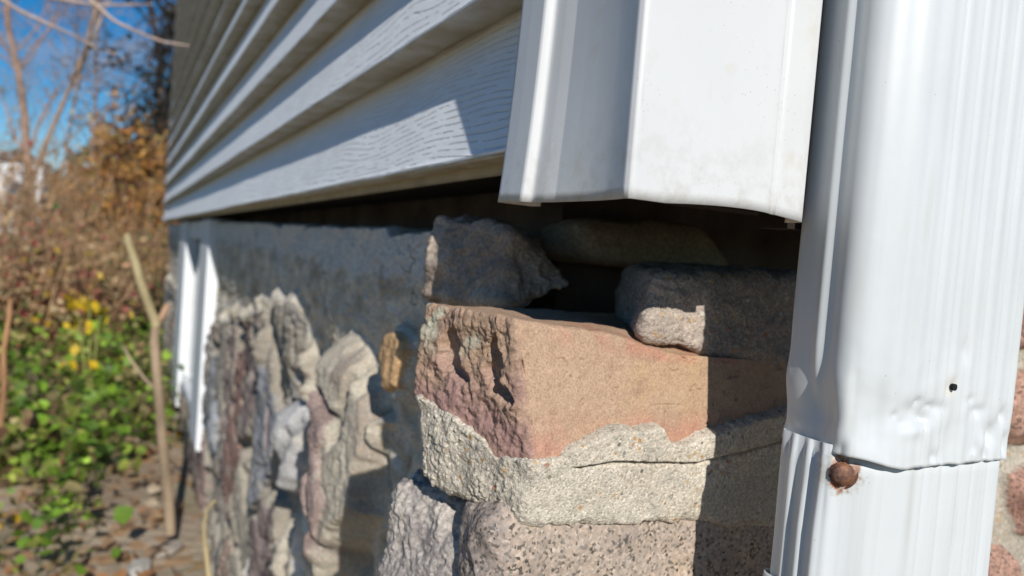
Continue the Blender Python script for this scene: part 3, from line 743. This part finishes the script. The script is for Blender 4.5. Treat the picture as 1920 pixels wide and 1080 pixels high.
def pipe(name, poly, radii, z0, z1, nz, fn):
    S, N, q = pipe_section(poly, radii)
    ctr = np.mean(poly, axis=0)
    if ((S[0] - ctr) @ N[0]) < 0: N = -N
    z = np.unique(np.r_[np.linspace(z0, min(z1, z0 + .22), nz), np.linspace(min(z1, z0 + .22), z1, 40)])
    Zg, K = np.meshgrid(z, np.arange(len(q)), indexing='ij')
    X = S[K, 0]; Y = S[K, 1]; NX = N[K, 0]; NY = N[K, 1]
    d, dz = fn(X, Y, Zg, NX, NY)
    V = np.stack([(X + NX * d).ravel(), (Y + NY * d).ravel(), (Zg + dz).ravel()], 1)
    me = np_mesh(name, V, grid_quads(len(z), len(q), 0, False), smooth=True)
    o = link(name, me, M_PIPE, spout)
    m = o.modifiers.new("wall", 'SOLIDIFY'); m.thickness = .0007; m.offset = -1
    return o
def g2(a, b, ra, rb): return np.exp(-(a / ra) ** 2 - (b / rb) ** 2)
def f_up(X, Y, Z, NX, NY):
    front = ss(.55, .9, -NY); left = ss(.6, .9, -NX)
    P = np.stack([X.ravel(), Y.ravel(), Z.ravel()], 1)
    d = 0 * X
    for c in (.132, .1455, .1585, .171, .184, .197): d = d - front * rib(X, c, .0013, .0007)
    d = d + front * .0004 * np.sin(X * 480)
    d = d + left * (rib(Y, .247, .0022, .0016) * ss(.835, .87, Z) - rib(Y, .2405, .003, .0012) * ss(.84, .88, Z))
    # dents at the crimped lower end
    d = d - .0055 * g2(Y - .2430, Z - .8400, .010, .016) * left - .0030 * g2(X - .102, Z - .838, .012, .016)
    for (cx, cz, rx, rz, a) in ((.124, .8425, .009, .006, .0022), (.132, .8385, .005, .0035, .0020), (.118, .8360, .005, .003, .0016), (.140, .8440, .006, .003, .0012),
                                (.172, .8420, .006, .003, .0012), (.186, .8300, .004, .006, .0026), (.176, .8260, .003, .005, -.0012), (.150, .8275, .006, .012, .0012), (.157, .8720, .003, .006, .0008), (.112, .8405, .003, .002, .0010), (.1270, .8475, .0025, .0015, .0009), (.1345, .8455, .002, .0015, .0009), (.165, .8480, .004, .002, .0008), (.194, .8390, .003, .004, .0016), (.1835, .8195, .002, .004, .0014), (.171, .8190, .0015, .003, -.0010), (.141, .8200, .004, .003, .0010), (.199, .8240, .002, .006, .0020)):
        d = d - 1.5 * a * g2(X - cx, Z - cz, rx, rz) * front
    d = d + front * .0016 * g2(X - .1225, Z - .8345, .010, .003)
    d = d + (.0009 * fbm(P, 26, 3, 400).reshape(X.shape) + .0004 * fbm(P, 90, 2, 401).reshape(X.shape)) * ss(.90, .83, Z) + .0008 * fbm(P, 7, 2, 402).reshape(X.shape)
    # belly out slightly above the joint on the left, then pinch in
    d = d - .0022 * ss(.832, .818, Z) * left - .0025 * ss(.85, .815, Z) * ss(.6, .9, NX)
    d = d + .0022 * g2(0, Z - .848, 1, .012) * left
    hole = np.hypot(X - HOLE[0], Z - HOLE[2]); d = d - .0012 * np.exp(-(hole / .0035) ** 2) * front
    dz = (.0012 * fbm(P, 60, 2, 403).reshape(X.shape) + .004 * ss(.12, .09, X)) * ss(.83, .815, Z)
    return d, dz
def f_low(X, Y, Z, NX, NY):
    front = ss(.55, .9, -NY); left = ss(.6, .9, -NX)
    P = np.stack([X.ravel(), Y.ravel(), Z.ravel()], 1)
    d = .0008 * fbm(P, 12, 2, 410).reshape(X.shape)
    for c in (.142, .155, .168, .178, .190): d = d - front * rib(X, c, .0013, .0006)
    d = d + left * (rib(Y, .2380, .0014, .0022) + rib(Y, .2470, .0018, .0026) + rib(Y, .2560, .0016, .0022)) * ss(.83, .812, Z + .004)
    d = d - left * .003 * g2(Y - .2425, Z - .806, .006, .012)
    dz = .0008 * fbm(P, 80, 2, 411).reshape(X.shape) * ss(.80, .822, Z)
    return d, dz
upper = pipe("upper_pipe", [(.0945, .268), (.0885, .2290), (.105, .2170), (.2040, .2145), (.206, .268)], [.004, .006, .010, .006, .006], .8158, 3.0, 150, f_up)
lower = pipe("lower_pipe", [(.0925, .266), (.0905, .2345), (.0962, .2324), (.110, .2225), (.2015, .2170), (.203, .266)], [.004, .003, .0025, .004, .005, .006], .05, .8238, 90, f_low)
lower.data.flip_normals() if False else None
strap = pipe("strap", [(.0905, .268), (.0880, .2335), (.0930, .2275), (.103, .2205), (.2035, .2145), (.205, .268)], [.004, .003, .0025, .004, .005, .006], .728, .7495, 12,
             lambda X, Y, Z, NX, NY: (0 * X, .003 * ss(.25, .235, Y) * 0))
upper['label'] = "upper length with a crushed lower end"
# screw with a worn hexagonal head
bm = bmesh.new()
bmesh.ops.create_cone(bm, cap_ends=True, cap_tris=False, segments=6, radius1=.0066, radius2=.0062, depth=.0042)
bmesh.ops.bevel(bm, geom=bm.edges[:], offset=.0009, segments=3, affect='EDGES')
bmesh.ops.create_uvsphere(bm, u_segments=20, v_segments=10, radius=.0054, matrix=Matrix.Translation((0, 0, .0004)) @ Matrix.Diagonal((1, 1, .48, 1)))
bmesh.ops.create_cone(bm, cap_ends=True, segments=40, radius1=.0082, radius2=.0078, depth=.0008, matrix=Matrix.Translation((0, 0, -.0022)))
me = bpy.data.meshes.new("screw"); bm.to_mesh(me); bm.free()
for p in me.polygons: p.use_smooth = True
sc = link("screw", me, M_RUST, spout)
scn = Vector((-.66, -.75, .05)).normalized()
sc.location = Vector(SCREW) + scn * .0012; sc.rotation_euler = scn.to_track_quat('Z', 'Y').to_euler()
t = NT("hole_darkness"); M_HOLE = t.done((.01, .01, .01), .9)
bm = bmesh.new(); bmesh.ops.create_cone(bm, cap_ends=True, segments=20, radius1=.0017, radius2=.0017, depth=.0016)
me = bpy.data.meshes.new("screw_hole"); bm.to_mesh(me); bm.free()
ho = link("screw_hole", me, M_HOLE, spout); ho.location = (HOLE[0], HOLE[1] - .0005, HOLE[2]); ho.rotation_euler = (rad(90), 0, rad(-2))


# ------------------------------------------------------------------ ground
rng = random.Random(7)
def m_ground():
    t = NT("leaf_strewn_soil")
    c = t.mix(t.ramp(t.noise(3, 8), [(.35, 0), (.65, 1)]), (.28, .215, .155), (.42, .345, .26))
    c = t.mix(t.ramp(t.voro(26, out='Color'), [(.55, 0), (.75, .7)]), c, (.36, .20, .09))
    c = t.mix(t.ramp(t.noise(1.2, 5), [(.5, 0), (.62, .7)]), c, (.11, .15, .04))
    return t.done(c, .95, t.bump(t.noise(30, 8), .02, .8), .1)
xs = np.concatenate([-np.geomspace(600, 6, 26), np.linspace(-5.5, 4, 70), np.geomspace(4.5, 600, 24)])
ysg = np.concatenate([-np.geomspace(600, 3, 20), np.linspace(-2.5, 14, 110), np.geomspace(15, 1200, 40)])
Xg, Yg = np.meshgrid(xs, ysg, indexing='ij'); Pg = np.stack([Xg.ravel(), Yg.ravel(), 0 * Xg.ravel()], 1)
def gz(x, y):
    p = np.stack([np.atleast_1d(x).astype(float), np.atleast_1d(y).astype(float), np.zeros(np.size(x))], 1)
    return .05 + .04 * fbm(p, .8, 4, 500) + .015 * fbm(p, 5, 3, 501) - .02 * (p[:, 1] > 12)
Vg = Pg.copy(); Vg[:, 2] = gz(Pg[:, 0], Pg[:, 1])
gr = link("ground", np_mesh("ground", Vg, grid_quads(len(xs), len(ysg), 0, False)), m_ground()); tag(gr, kind='structure')

# ------------------------------------------------------------------ vegetation helpers
class Soup:
    def __init__(s): s.V = []; s.T = []; s.Q = []; s.C = []; s.n = 0
    def add(s, V, T=None, Q=None, col=(1, 1, 1)):
        V = np.asarray(V, float); s.V.append(V)
        if T is not None and len(T): s.T.append(np.asarray(T) + s.n)
        if Q is not None and len(Q): s.Q.append(np.asarray(Q) + s.n)
        s.C.append(np.tile(np.asarray(col, float), (len(V), 1))); s.n += len(V)
    def mesh(s, name, smooth=False):
        return np_mesh(name, np.concatenate(s.V), np.concatenate(s.Q) if s.Q else None, np.concatenate(s.T) if s.T else None, np.concatenate(s.C), smooth)
def tube(s, pts, r0, r1, n=6, col=(1, 1, 1)):
    pts = np.array(pts, float); m = len(pts); T = np.gradient(pts, axis=0); T /= np.linalg.norm(T, axis=1)[:, None] + 1e-9
    ref = np.array((.31, .84, .44)); A = np.cross(T, ref); A /= np.linalg.norm(A, axis=1)[:, None] + 1e-9; B = np.cross(T, A)
    r = np.linspace(r0, r1, m); an = np.arange(n) * 2 * math.pi / n
    V = pts[:, None] + r[:, None, None] * (np.cos(an)[None, :, None] * A[:, None] + np.sin(an)[None, :, None] * B[:, None])
    i = np.arange(m - 1)[:, None] * n; j = np.arange(n)[None, :]; k = (j + 1) % n
    Q = np.stack([i + j, i + k, i + n + k, i + n + j], -1).reshape(-1, 4)
    s.add(V.reshape(-1, 3), Q=Q, col=col)
def wander(p, d, L, n, wob, r, up=0.):
    p = np.array(p, float); d = np.array(d, float); d /= np.linalg.norm(d); out = [p.copy()]
    for _ in range(n):
        d = d + np.array([r.gauss(0, wob), r.gauss(0, wob), r.gauss(0, wob) + up]); d /= np.linalg.norm(d)
        p = p + d * L / n; out.append(p.copy())
    return out
def leaf(s, p, d, size, col, r, broad=.8):
    d = np.array(d, float); d /= np.linalg.norm(d) + 1e-9
    w = np.cross(d, (r.gauss(0, 1), r.gauss(0, 1), r.gauss(0, 1))); w /= np.linalg.norm(w) + 1e-9
    nrm = np.cross(d, w); b = size * broad * .5
    V = [p, p + d * size * .35 + w * b + nrm * size * .08, p + d * size * .75 + w * b * .7, p + d * size - nrm * size * .12,
         p + d * size * .75 - w * b * .7, p + d * size * .35 - w * b + nrm * size * .08, p + d * size * .45 - nrm * size * .03]
    s.add(V, T=[(0, 1, 6), (1, 2, 6), (2, 3, 6), (3, 4, 6), (4, 5, 6), (5, 0, 6)], col=col)
def m_leaf():
    t = NT("leaf"); c = t.attr(); c = t.mix(1, c, t.ramp(t.noise(30, 3), [(.3, .75), (.7, 1.25)]), 'MULTIPLY')
    d = t.new("ShaderNodeBsdfTranslucent"); t.l.new(c, d.inputs['Color']); m = t.new("ShaderNodeMixShader"); m.inputs[0].default_value = .35
    t.done(c, .55, None, .35); t.l.new(t.b.outputs[0], m.inputs[1]); t.l.new(d.outputs[0], m.inputs[2])
    t.l.new(m.outputs[0], t.n["Material Output"].inputs['Surface']); return t.m
def m_bark():
    t = NT("bark"); c = t.attr(); c = t.mix(1, c, t.ramp(t.noise(14, 6, vec=t.coord((1, 1, .3))), [(.3, .6), (.7, 1.4)]), 'MULTIPLY')
    return t.done(c, .9, t.bump(t.noise(60, 5), .004, .6), .1)
M_LEAF = m_leaf(); M_BARK = m_bark()
def on_ray(px, Y):   # x of the sight line through column px of the frame at depth Y (used only to choose where things stand)
    return -.21 + Y * ((R_[0] * (px - 960) + F_[0] * 1387) / (R_[1] * (px - 960) + F_[1] * 1387))
G1 = [(.16, .29, .03), (.22, .37, .04), (.10, .18, .03), (.28, .40, .06), (.30, .34, .07), (.26, .22, .10)]

# ---- ground cover
s = Soup(); r = random.Random(11)
for k in range(5200):
    y = 2.75 + 6.5 * r.random() ** 1.3
    if r.random() < .10: y = 1.95 + .95 * r.random()
    x = r.uniform(-2.6 if y < 5 else -4, min(-.02 if y < 5.2 else 1.5, .4))
    dens = vnoise(np.array([[x * .9, y * .9, 3.]]), 5)[0]
    if dens < -.26 or (x > -.22 and y < 2.9): continue
    if x > on_ray(300, y) and y < 2.8: continue
    h = r.uniform(.05, .22) * (1 if y < 3.4 else 1.45); z = float(gz(x, y)[0])
    top = np.array((x + r.gauss(0, .04), y + r.gauss(0, .04), z + h)); base = np.array((x, y, z))
    if r.random() < .35: tube(s, [base, (base + top) / 2 + (.01, .0, 0), top], .002, .0012, 3, (.14, .18, .05))
    col = np.array(G1[r.randrange(6)]) * r.uniform(.7, 1.5)
    u_ = r.random()
    if u_ < .025: col = np.array((.55, .36, .04))
    elif u_ < .16: col = np.array(r.choice([(.30, .20, .10), (.36, .30, .12), (.22, .12, .07)]))
    for q in range(r.randint(3, 7)):
        an = r.uniform(0, 6.28); d = (math.cos(an), math.sin(an), r.uniform(-.25, .5))
        leaf(s, top + np.array((r.gauss(0, .03), r.gauss(0, .03), r.gauss(0, .03) - .03 * q * .4)), d, r.uniform(.012, .058), col * r.uniform(.5, 1.35), r, .9)
o = link("ground_cover", s.mesh("ground_cover"), M_LEAF); tag(o, "bright green leafy ground cover beside the foundation", "ground cover", kind='stuff')
# ---- fallen leaves and dry grass
s = Soup(); r = random.Random(12)
for k in range(3800):
    y = 1.5 + 7 * r.random() ** 1.4; x = r.uniform(-2.6, -.02); z = float(gz(x, y)[0]) + r.uniform(.004, .03)
    an = r.uniform(0, 6.28); c = r.choice([(.40, .27, .15), (.46, .34, .22), (.28, .18, .11), (.52, .42, .30), (.40, .20, .09), (.20, .14, .09)])
    leaf(s, np.array((x, y, z)), (math.cos(an), math.sin(an), r.uniform(-.15, .35)), r.uniform(.02, .055), c, r, .7)
o = link("fallen_leaves", s.mesh("fallen_leaves"), M_LEAF); tag(o, "brown and tan fallen leaves on the soil below the wall", "fallen leaves", kind='stuff')
# ---- pale stones on the soil
def stone(loc, sz, seed, lab, col):
    bm = bmesh.new(); bmesh.ops.create_icosphere(bm, subdivisions=4, radius=1)
    P = np.array([v.co[:] for v in bm.verts]); n = fbm(P, 1.1, 4, seed)
    for v, k in zip(bm.verts, n): v.co = Vector((v.co.x * sz[0], v.co.y * sz[1], v.co.z * sz[2])) * (1 + .45 * k)
    me = bpy.data.meshes.new("ground_stone"); bm.to_mesh(me); bm.free()
    for p in me.polygons: p.use_smooth = True
    o = link("ground_stone", me, m_plain("pale_stone", col, .9, 22, .2)); o.location = loc; o.rotation_euler = (0, 0, seed); tag(o, lab, "stone")
for px, py_y, sz, lab, c in ((342, 2.12, (.032, .05, .016), "flat pale stone on the soil right of the sapling foot", (.34, .30, .26)),
                          (292, 2.02, (.026, .06, .014), "long whitish stone on the soil left of the sapling foot", (.42, .40, .36)),
                          (345, 2.42, (.025, .04, .014), "small buff stone behind the flat pale one", (.38, .31, .25))):
    x = on_ray(px, py_y); stone((x, py_y, float(gz(x, py_y)[0]) + .01), sz, px, lab, c)

# ---- sapling with a sawn fork, dry stalks
def pt(px, py, Y):
    d = [R_[i] * (px - 960) + U_[i] * (540 - py) + F_[i] * 1387 for i in range(3)]; k = Y / d[1]
    return np.array((-.21 + d[0] * k, Y, .9 + d[2] * k))
def stalk(name, label, cat, runs, mat=None):
    e = empty(name, tuple(runs[0][1][0]), label, cat)
    for nm, pts, r0, r1, col in runs:
        s = Soup(); P = np.array(pts); t = np.linspace(0, 1, len(P)); tt = np.linspace(0, 1, len(P) * 6)
        Pf = np.stack([np.interp(tt, t, P[:, i]) for i in range(3)], 1)
        for i in range(2): Pf[1:-1] = (Pf[:-2] + Pf[1:-1] * 2 + Pf[2:]) / 4
        Pf += .0015 * np.stack([fbm(Pf, 20, 2, 70 + i) for i in range(3)], 1)
        tube(s, Pf, r0, r1, 8, col); link(nm, s.mesh(nm, True), M_BARK, e)
    return e
B = (.33, .25, .17)
stalk("sapling", "bare forked brown sapling standing against the stone foundation", "sapling", [
    ("trunk", [pt(319, 1000, 2.15), pt(316, 930, 2.13), pt(305, 830, 2.1), pt(296, 720, 2.08), pt(289, 640, 2.06), pt(293, 606, 2.05)], .015, .011, B),
    ("branch", [pt(293, 610, 2.05), pt(278, 570, 2.03), pt(264, 530, 2.01), pt(251, 485, 1.99), pt(237, 440, 1.97)], .012, .0085, (.50, .42, .24)),
    ("branch", [pt(293, 608, 2.05), pt(303, 595, 2.06), pt(310, 580, 2.07), pt(314, 571, 2.07)], .009, .008, (.38, .24, .16)),
    ("twig", [pt(293, 732, 2.09), pt(270, 710, 2.12), pt(245, 675, 2.15), pt(232, 650, 2.17)], .005, .003, B)])
stalk("dry_stalk", "thin yellowish dry stalk beside the foot of the wall", "stalk", [
    ("stem", [pt(392, 1085, 1.45), pt(385, 1030, 1.47), pt(382, 985, 1.48), pt(388, 955, 1.48), pt(404, 938, 1.47)], .0045, .0028, (.36, .29, .16))])
stalk("dead_weed", "tall orange-brown dead weed stem at the photo's left edge", "stalk", [
    ("stem", [pt(0, 800, 2.5), pt(8, 720, 2.5), pt(6, 660, 2.5), pt(16, 600, 2.5), pt(20, 560, 2.5)], .009, .006, (.34, .19, .10)),
    ("twig", [pt(8, 720, 2.5), pt(-6, 680, 2.48), pt(-14, 640, 2.5)], .004, .002, (.34, .19, .10))])
stalk("red_stalk", "short dark red stem leaning in the green ground cover", "stalk", [
    ("stem", [pt(95, 905, 2.6), pt(112, 870, 2.62), pt(125, 840, 2.65), pt(140, 815, 2.7)], .008, .004, (.22, .05, .06))])
# ---- goldenrod-like plant with yellow leaves
e = empty("yellow_leaved_weed", tuple(pt(168, 740, 3.4)), "upright weed with a few bright yellow leaves above the ground cover", "weed")
s = Soup(); s2 = Soup(); r = random.Random(5)
for k, (a, b) in enumerate(((168, 560), (145, 570), (188, 575))):
    w = [pt(168, 760, 3.4), pt((168 + a) / 2, 670, 3.4), pt(a, b, 3.4)]; tube(s, w, .006, .003, 5, (.25, .26, .08))
for (a, b) in ((133, 580), (140, 600), (172, 580), (172, 615), (185, 585), (140, 560), (195, 610), (130, 615), (178, 563), (150, 575), (143, 645), (128, 678), (168, 676)):
    p = pt(a, b, 3.4 + r.uniform(-.05, .05))
    for q in range(2): leaf(s2, p, (r.gauss(0, 1), r.gauss(0, .5), r.gauss(-.2, .6)), r.uniform(.03, .055), (.72, .50, .03), r, .8)
link("stem", s.mesh("stem"), M_BARK, e); link("leaves", s2.mesh("leaves"), M_LEAF, e)

# ---- brush: dry autumn shrubs
def shrub(x, y, h, w, nst, leafcols, lab, seed, barkc=(.33, .21, .12), nl=8, ls=(.03, .07), lean=.25):
    r = random.Random(seed); z = float(gz(x, y)[0]); e = empty("shrub", (x, y, z), lab, "shrub", "autumn brush behind the ground cover")
    a = Soup(); b = Soup()
    for k in range(nst):
        an = r.uniform(0, 6.28); rr = w * .35 * math.sqrt(r.random()); p = (x + rr * math.cos(an), y + rr * math.sin(an), z - .02)
        L = h * r.uniform(.65, 1.15); c = np.array(barkc) * r.uniform(.6, 1.6)
        path = wander(p, (r.gauss(0, lean), r.gauss(0, lean), 1), L, 9, .09, r, .03); tube(a, path, .007 * r.uniform(.6, 1.4), .0016, 4, c)
        for q in range(r.randint(4, 8)):
            i = r.randint(2, 8); pp = path[i]; d = (r.gauss(0, .7), r.gauss(0, .7), r.uniform(.2, 1))
            br = wander(pp, d, L * r.uniform(.12, .35), 5, .14, r); tube(a, br, .003, .0008, 3, c)
            for _ in range(nl):
                if not leafcols or (i > 5 and nl < 12 and r.random() < .65): break
                lp = br[r.randint(1, 5)] + np.array((r.gauss(0, .03), r.gauss(0, .03), r.gauss(0, .03)))
                leaf(b, lp, (r.gauss(0, 1), r.gauss(0, 1), r.gauss(-.2, .8)), r.uniform(*ls), np.array(r.choice(leafcols)) * r.uniform(.6, 1.3), r, .6)
    link("stems", a.mesh("stems"), M_BARK, e)
    if b.n: link("leaves", b.mesh("leaves"), M_LEAF, e)
RED = [(.38, .08, .09), (.46, .16, .12), (.42, .22, .14), (.52, .30, .18)]
TAN = [(.55, .40, .22), (.48, .32, .18), (.62, .48, .27), (.38, .24, .14), (.46, .26, .15)]
ORG = [(.60, .28, .05), (.56, .30, .07), (.42, .18, .06), (.50, .36, .10), (.30, .14, .06)]
YEL = [(.55, .38, .06), (.45, .33, .10), (.30, .30, .08), (.42, .25, .10)]
GRN = [(.10, .14, .04), (.16, .16, .05), (.25, .17, .08), (.08, .10, .03)]
SH = [(-30, 6.4, 1.35, .9, 26, TAN, "tan and brown shrub at the photo's left edge"),
      (60, 6.0, 1.25, .9, 30, RED[:2] + TAN, "dark red leaved shrub among the tan brush"),
      (130, 6.8, 1.45, 1.0, 30, TAN, "thin tan shrub between the red shrub and the yellow weed"),
      (100, 5.2, .95, .8, 24, RED[:2] + TAN[:3] + YEL[:1], "low wine-red shrub just behind the green ground cover"),
      (195, 7.2, 1.35, 1.0, 28, YEL, "yellowish shrub left of the dark vine-covered tree"),
      (20, 8.2, 1.9, 1.2, 30, TAN, "tall tan brush behind the left-edge shrub"),
      (110, 8.8, 2.0, 1.3, 30, TAN[:4], "tall thin brush rising against the blue sky"),
      (265, 8.6, 1.85, 1.3, 70, ORG, "round orange shrub right beside the end of the siding"),
      (262, 7.0, .95, .8, 30, YEL + GRN[:1], "yellow-green shrub under the round orange one"),
      (225, 6.0, .85, .6, 26, GRN, "dark green low shrub behind the sapling"),
      (300, 6.3, .95, .6, 26, GRN, "dark shrub in the shade just past the house end"),
      (170, 5.6, .9, .7, 22, TAN, "low brown brush behind the yellow-leaved weed"),
      (10, 5.0, .95, .7, 22, TAN + GRN[:1], "low brown-green brush near the dead weed")]
for i, (px, y, h, w, n, lc, lab) in enumerate(SH):
    shrub(on_ray(px, y), y, h, w, n, lc, lab, 40 + i, nl=7 if lc is not ORG else 20)

# ---- trees
def tree(px, y, h, lab, seed, r0=.12, barkc=(.20, .15, .11), spread=.9, depth=4, leafc=None, nleaf=0, first=.2, twigc=None, lean=(0, 0), rmin=.0055):
    r = random.Random(seed); x = on_ray(px, y); z = float(gz(x, y)[0]); e = empty("tree", (x, y, z), lab, "tree", "bare autumn trees beyond the brush")
    a = Soup(); tw = Soup(); lf = Soup()
    def grow(p, d, L, rad_, lev, n):
        path = wander(p, d, L, n, .07 + .03 * lev, r, .02)
        c = np.array(barkc if lev < 2 else (twigc or barkc)) * r.uniform(.85, 1.2)
        tube(a if lev == 0 else tw, path, rad_, rad_ * .35, 8 if lev == 0 else (5 if lev == 1 else 3), c)
        if lev < depth:
            for q in range([13, 7, 6, 4][min(lev, 3)]):
                t = first + (1 - first) * r.random(); i = min(n - 1, int(t * n)); pp = path[i] + (path[i + 1] - path[i]) * r.random()
                dd = np.array(d) * r.uniform(.3, .9) + np.array((r.gauss(0, spread), r.gauss(0, spread), r.gauss(.2, .5)))
                grow(pp, dd, L * r.uniform(.28, .5), max(rmin, rad_ * (1 - t * .6) * .38), lev + 1, max(4, n - 2))
        if leafc and lev >= depth - 1:
            for _ in range(nleaf):
                leaf(lf, path[r.randint(1, len(path) - 1)] + np.array((r.gauss(0, .08), r.gauss(0, .08), r.gauss(0, .08))), (r.gauss(0, 1), r.gauss(0, 1), r.gauss(0, 1)), r.uniform(.05, .10), np.array(r.choice(leafc)) * r.uniform(.6, 1.3), r)
    grow((x, y, z - .05), (lean[0], lean[1], 1), h, r0, 0, 12)
    link("trunk", a.mesh("trunk", True), M_BARK, e); link("branches", tw.mesh("branches"), M_BARK, e)
    if lf.n: link("leaves", lf.mesh("leaves"), M_LEAF, e)
tree(30, 11, 6.5, "bare brown tree with upright limbs at the photo's left edge", 3, .040, (.24, .17, .12), .5, 3)
tree(95, 15, 8.5, "pale bare tree with fine purplish twigs left of the dark tree", 4, .035, (.30, .24, .20), .55, 3, twigc=(.34, .27, .25))
tree(160, 19, 9, "faint bare tree behind the brush, between the pale and dark trees", 6, .045, (.34, .27, .24), .6, 3, twigc=(.38, .30, .28))
tree(258, 10, 6.5, "dark tree overgrown with hanging black twigs beside the house end", 8, .10, (.03, .026, .024), .42, 4, [(.02, .03, .012), (.03, .028, .015)], 1, .1, (.035, .028, .026), rmin=.0065)
tree(270, 13, 7, "thin dark-twigged tree showing above the orange shrub", 9, .07, (.06, .045, .04), .6, 3, twigc=(.08, .06, .055))
tree(60, 24, 9, "far russet tree low behind the left brush", 10, .14, (.30, .20, .15), .6, 3, ORG, 2)
# ---- vine-draped dark tree close to the end of the siding
xa, xb = on_ray(205, 9.2), on_ray(312, 9.2); xm = on_ray(262, 9.2); e = empty("tree", (xm, 9.2, .05), "black vine-draped tree in front of the thin dark one, right against the siding edge", "tree", "bare autumn trees beyond the brush")
r = random.Random(77); a = Soup(); b = Soup(); c_ = Soup()
tk = wander((xm, 9.2, 0), (-.03, 0, 1), 5.0, 14, .05, r); tube(a, tk, .07, .03, 8, (.035, .03, .026))
for k in range(80):
    p = tk[r.randint(4, 13)]; d = (r.choice((-1, 1)) * r.uniform(.5, 1), r.gauss(0, .4), r.uniform(.0, .7)); br = wander(p, d, r.uniform(.35, .6), 6, .16, r); tube(b, br, .014, .006, 5, (.035, .03, .026))
    for q in range(11):
        v = br[r.randint(1, 6)]; L = r.uniform(.25, 1.0); tube(b, wander(v, (r.gauss(0, .35), r.gauss(0, .35), -1 if r.random() < .7 else .6), L, 6, .22, r), .0085, .004, 3, (.04, .034, .03))
        for _ in range(3):
            leaf(c_, v + np.array((r.gauss(0, .05), r.gauss(0, .05), r.gauss(-.1, .15))), (r.gauss(0, 1), r.gauss(0, 1), r.gauss(-.5, 1)), r.uniform(.03, .07), np.array((.03, .032, .018)) * r.uniform(.6, 1.8), r)
link("trunk", a.mesh("trunk", True), M_BARK, e); link("branches", b.mesh("branches"), M_BARK, e); link("leaves", c_.mesh("leaves"), M_LEAF, e)
# ---- overhanging bare branches near the lens side of the brush
def twigs(lab, runs):
    e = empty("branch", tuple(runs[0][0]), lab, "branch"); s = Soup()
    for p in runs:
        P = np.array(p); t = np.linspace(0, 1, len(P)); tt = np.linspace(0, 1, len(P) * 8); Pf = np.stack([np.interp(tt, t, P[:, i]) for i in range(3)], 1)
        for i in range(3): Pf[1:-1] = (Pf[:-2] + Pf[1:-1] * 2 + Pf[2:]) / 4
        tube(s, Pf, .008, .003, 6, (.36, .28, .24))
    link("wood", s.mesh("wood", True), M_BARK, e)
twigs("long bare grey twig reaching across the sky to the siding edge", [[pt(150, -20, 2.9), pt(180, 10, 2.9), pt(215, 40, 2.9), pt(262, 62, 2.9), pt(305, 78, 2.9), pt(355, 86, 2.9)]])
twigs("bare grey twig crossing the top left of the sky", [[pt(-20, -15, 3.1), pt(40, 22, 3.1), pt(90, 45, 3.1), pt(135, 65, 3.1), pt(180, 90, 3.1), pt(220, 102, 3.1)], [pt(90, -5, 3.1), pt(180, 10, 3.1), pt(285, 8, 3.1)]])

# ---- far wooded rise, and a white house glimpsed through the brush
s = Soup(); r = random.Random(21)
for k in range(9000):
    y = r.uniform(45, 70); x = r.uniform(-70, 60); h = (5.0 + 2.0 * math.sin(x * .21) + 1.3 * math.sin(x * .57 + 2)) * r.random() ** .7
    c = np.array(r.choice([(.34, .22, .14), (.30, .17, .10), (.40, .24, .12), (.26, .20, .15), (.16, .15, .08)])) * r.uniform(.6, 1.3)
    leaf(s, np.array((x, y, h)), (r.gauss(0, 1), r.gauss(0, .4), r.gauss(0, 1)), r.uniform(.7, 1.6), c, r, .9)
o = link("far_wood", s.mesh("far_wood"), M_LEAF); tag(o, "russet autumn wood along the horizon", "wood", kind='stuff')
hx = on_ray(30, 42)
fh = empty("house", (hx, 41, 0), "small white house far away behind the left brush", "house")
box("wall", (hx - .9, 41, 0), (hx + .9, 45, 3.6), M_WFR, fh)
bm = bmesh.new(); vv = [bm.verts.new(q) for q in ((hx - 1.1, 40.7, 3.61), (hx + 1.1, 40.7, 3.61), (hx + 1.1, 45.3, 3.61), (hx - 1.1, 45.3, 3.61), (hx, 40.7, 4.2), (hx, 45.3, 4.2))]
for f in ((0, 1, 4), (1, 2, 5, 4), (2, 3, 5), (3, 0, 4, 5), (3, 2, 1, 0)): bm.faces.new([vv[i] for i in f])
me = bpy.data.meshes.new("roof"); bm.to_mesh(me); bm.free(); link("roof", me, m_plain("grey_shingles", (.2, .19, .2)), fh)
box("window", (hx - .4, 40.93, 1.6), (hx + .3, 40.998, 2.6), M_WGL, fh)
